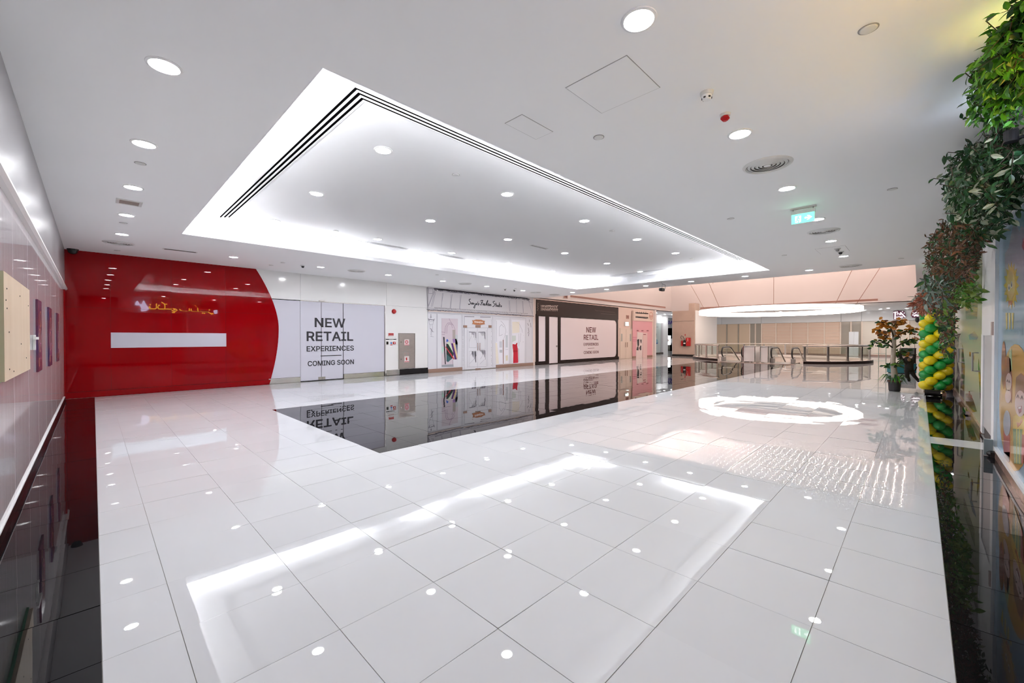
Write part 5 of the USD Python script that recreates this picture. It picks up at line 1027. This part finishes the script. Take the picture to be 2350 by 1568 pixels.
# plush monkey hanging by its arms from a branch
def body(bones, name_r=None, edge=.016):
    M_ = manifold3d.Manifold()
    for (p, rp), (q, rq) in bones:
        s1 = manifold3d.Manifold.sphere(rp, 16).translate(list(map(float,p))); s2 = manifold3d.Manifold.sphere(rq, 16).translate(list(map(float,q))); M_ = M_ + manifold3d.Manifold.batch_hull([s1, s2])
    M_ = M_.refine_to_length(edge); k = M_.to_mesh(); m = trimesh.Trimesh(k.vert_properties[:,:3], k.tri_verts, process=True); trimesh.smoothing.filter_taubin(m, iterations=8); return m
def K(px, py, o=0.): return T3(px, py, o-.1)
mk = Thing('plush_monkey', 'dark brown plush monkey hanging by its arms beside the potted tree', 'plush toy', K(2085,872))
J = dict(hip=K(2086,846),chest=K(2086,833),neck=K(2084,829),head=K(2082,826,-.05),sl=K(2077,831),sr=K(2094,832),el=K(2070,826),hl=K(2066,818),er=K(2096,825),hr=K(2099,818),kl=K(2082,862,-.06),fl=K(2086,872,-.02),kr=K(2097,862,-.06),fr=K(2107,873,-.02),hpl=K(2081,851),hpr=K(2092,851))
mk.part('body', body([((J['hip'],.10),(J['chest'],.095)),((J['chest'],.09),(J['neck'],.06)),((J['neck'],.06),(J['head'],.085)),((J['chest'],.06),(J['sl'],.05)),((J['chest'],.06),(J['sr'],.05)),((J['sl'],.05),(J['el'],.042)),((J['el'],.042),(J['hl'],.034)),((J['sr'],.05),(J['er'],.042)),((J['er'],.042),(J['hr'],.034)),((J['hip'],.08),(J['hpl'],.06)),((J['hip'],.08),(J['hpr'],.06)),((J['hpl'],.06),(J['kl'],.046)),((J['kl'],.046),(J['fl'],.038)),((J['hpr'],.06),(J['kr'],.046)),((J['kr'],.046),(J['fr'],.038)),((J['fl'],.036),(J['fl']+[-.06,0,-.02],.03)),((J['fr'],.036),(J['fr']+[-.06,0,-.02],.03))]), 'fur', smooth=60)
hd2 = J['head']; fd = np.array([-.75,-.55,.1])
mk.part('face', ball(hd2+fd*.06,(.05,.05,.055),2), flat('tan_plush', (.24,.14,.08), .8), smooth=True); mk.part('ear', ball(hd2+[.05,-.08,.01],(.02,.035,.035),2), 'fur', smooth=True); mk.part('ear', ball(hd2+[-.05,.09,.01],(.02,.035,.035),2), 'fur', smooth=True)
for s_ in (-1,1): mk.part('eye', ball(hd2+fd*.10+np.array([.6,-.75,0])*.022*s_+[0,0,.02],.008,1), 'black')
mk.part('tail', tube([J['hip']+[.08,.0,-.03],J['hip']+[.14,-.08,-.12],J['hip']+[.15,-.14,-.02],J['hip']+[.12,-.16,.05]],[.028,.024,.02,.014],8),'fur',smooth=50)
for nm in ('hl','hr'):
    q = J[nm]
    for k in range(4): mk.part('finger', tube([q+[0,(k-1.5)*.016,.015],q+[-.02,(k-1.5)*.018,.045],q+[.005,(k-1.5)*.018,.06]],[.010,.009,.007],6), 'fur')
mk.part('branch_hook', tube([J['hl']+[0,.04,.045],(J['hl']+J['hr'])/2+[0,0,.06],J['hr']+[0,-.04,.045]],.012,6),'stem')
for a, b in ((J['hl']+[0,0,.055],[0,0,.2]),(J['hr']+[0,0,.055],[0,0,.2])): mk.part('cord', cyl(a, np.array([a[0],a[1],1.62]), .005, 5), 'stem')
yt = Thing('yellow_tuft', 'small yellow tuft above the monkey head in front of the tree', 'decoration', K(2082,815)); 
for k in range(5): yt.part('petal', ball(K(2080.5+k*.9,821-2.4*k,.02),(.03,.035,.045),1), 'lf_orange', smooth=True)
yt.part('stem', tube([K(2083,824),K(2083,808),K(2078,800),T3(2070,800)],.006,5),'stem')
q = on_z(2057,858,0); q2 = on_z(2103,858,0); bd = (q2-q)/np.linalg.norm(q2-q); nn = np.array([-bd[1],bd[0],0])
def obox(p, d, n, l, w, z0, z1):
    m = bx(0,l,0,w,z0,z1); T = np.eye(4); T[:3,0] = d; T[:3,1] = n; T[:3,2] = [0,0,1]; T[:3,3] = p; m.apply_transform(T); return fix(m)
tb = Thing('teal_box', 'low teal box on the floor behind the hanging monkey', 'box', (q+q2)/2); ln_ = np.linalg.norm(q2-q)
tb.part('body', obox(q, bd, nn, ln_, .45, .03, .40), 'teal'); tb.part('lid', obox(q-bd*.01-nn*.01, bd, nn, ln_+.02, .47, .40, .43), 'teal'); tb.part('foot', obox(q+bd*.03+nn*.03, bd, nn, ln_-.06, .39, 0, .03), 'black')
q = on_z(2016,851,0); q2 = on_z(2033,851,0); bd = (q2-q)/np.linalg.norm(q2-q); nn = np.array([-bd[1],bd[0],0]); ln_ = np.linalg.norm(q2-q)
gs = Thing('glass_stand', 'slim pale green glass shelf stand left of the potted tree', 'display stand', (q+q2)/2)
for a in (0, ln_): gs.part('upright', obox(q+bd*a, bd, nn, .02, .02, 0, 1.58), flat('pale_glass_edge', (.50,.62,.54), .2))
for z in (.45,.80,1.15,1.50): gs.part('shelf', obox(q, bd, nn, ln_+.02, .30, z, z+.012), flat('pale_glass_edge', (.50,.62,.54), .2))
q = on_z(2066,846,0); q2 = on_z(2103,846,0); bd = (q2-q)/np.linalg.norm(q2-q); nn = np.array([-bd[1],bd[0],0]); ln_ = np.linalg.norm(q2-q)
kc = Thing('kiosk_counter', 'grey glass topped counter behind the tree and monkey', 'counter', (q+q2)/2)
kc.part('top', obox(q, bd, nn, ln_, .5, 1.0, 1.04), 'alug'); kc.part('front', obox(q+nn*.04, bd, nn, ln_, .04, .62, 1.0), flat('kiosk_green', (.28,.34,.32), .2)); 
for a in (.02, ln_-.08): kc.part('leg', obox(q+bd*a, bd, nn, .06, .06, 0, 1.0), 'steel')

# ================================================================== PERSON half hidden behind the stone pier
PP = np.array([on_y(1545.5,775,19.2)[0], 19.2, 0])
fw2 = np.array([-.4,-.9,0]); fw2 /= np.linalg.norm(fw2); sd = np.array([-fw2[1],fw2[0],0])
def B(f, s_, z): return PP+fw2*f+sd*s_+[0,0,z]
pe = Thing('person', 'person in white shirt and black trousers standing behind the stone pier', 'person', PP)
bones = [((B(0,0,1.02),.13),(B(0,0,1.36),.14)),((B(0,.15,1.42),.06),(B(0,-.15,1.42),.06)),((B(0,0,1.38),.12),(B(0,0,1.50),.055)),((B(0,0,1.50),.055),(B(.02,0,1.64),.085)),((B(.02,0,1.64),.085),(B(.02,0,1.70),.09))]
for s_ in (-1,1):
    bones += [((B(0,.20*s_,1.41),.055),(B(-.02,.24*s_,1.13),.045)),((B(-.02,.24*s_,1.13),.042),(B(.08,.25*s_,.90),.032)),((B(.08,.25*s_,.90),.032),(B(.10,.25*s_,.82),.036)),((B(0,.09*s_,.95),.10),(B(.01,.10*s_,.50),.065)),((B(.01,.10*s_,.50),.062),(B(-.02,.10*s_,.09),.042)),((B(-.03,.10*s_,.05),.042),(B(.14,.11*s_,.035),.035))]
    for k in range(4): bones += [((B(.085+.018*k,.25*s_,.80),.011),(B(.095+.018*k,.25*s_,.735+.004*abs(k-1)),.009))]
    bones += [((B(.07,.24*s_,.84),.012),(B(.055,.235*s_,.78),.010))]
pe.part('body', body(bones, edge=.03), flat('skin', (.45,.28,.20), .5), smooth=60)
pe.part('shirt', body([((B(0,0,1.0),.145),(B(0,0,1.34),.155)),((B(0,.16,1.41),.075),(B(0,-.16,1.41),.075)),((B(0,0,1.34),.14),(B(0,0,1.44),.09))]+[((B(0,.20*s_,1.41),.068),(B(-.02,.24*s_,1.13),.056)) for s_ in (-1,1)]+[((B(-.02,.24*s_,1.13),.054),(B(.07,.25*s_,.93),.042)) for s_ in (-1,1)], edge=.04), 'white', smooth=60)
pe.part('trousers', body([((B(0,.06,.97),.13),(B(0,-.06,.97),.13))]+[((B(0,.09*s_,.93),.115),(B(.01,.10*s_,.50),.08)) for s_ in (-1,1)]+[((B(.01,.10*s_,.50),.08),(B(-.02,.10*s_,.10),.06)) for s_ in (-1,1)], edge=.04), 'blackm', smooth=60)
pe.part('hair', ball(B(-.01,0,1.72),(.10,.10,.10),2), 'blackm', smooth=True)
for s_ in (-1,1): pe.part('shoe', ball(B(.06,.105*s_,.045),(.13,.13,.05),2), 'black', smooth=True); pe.part('eye', ball(B(.105,.032*s_,1.675),.011,1), 'black')
pe.part('nose', ball(B(.115,0,1.645),(.014,.014,.022),1), flat('skin', (.45,.28,.20), .5)); pe.part('mouth', ball(B(.10,0,1.61),(.02,.02,.006),1), flat('lip', (.35,.12,.10)))
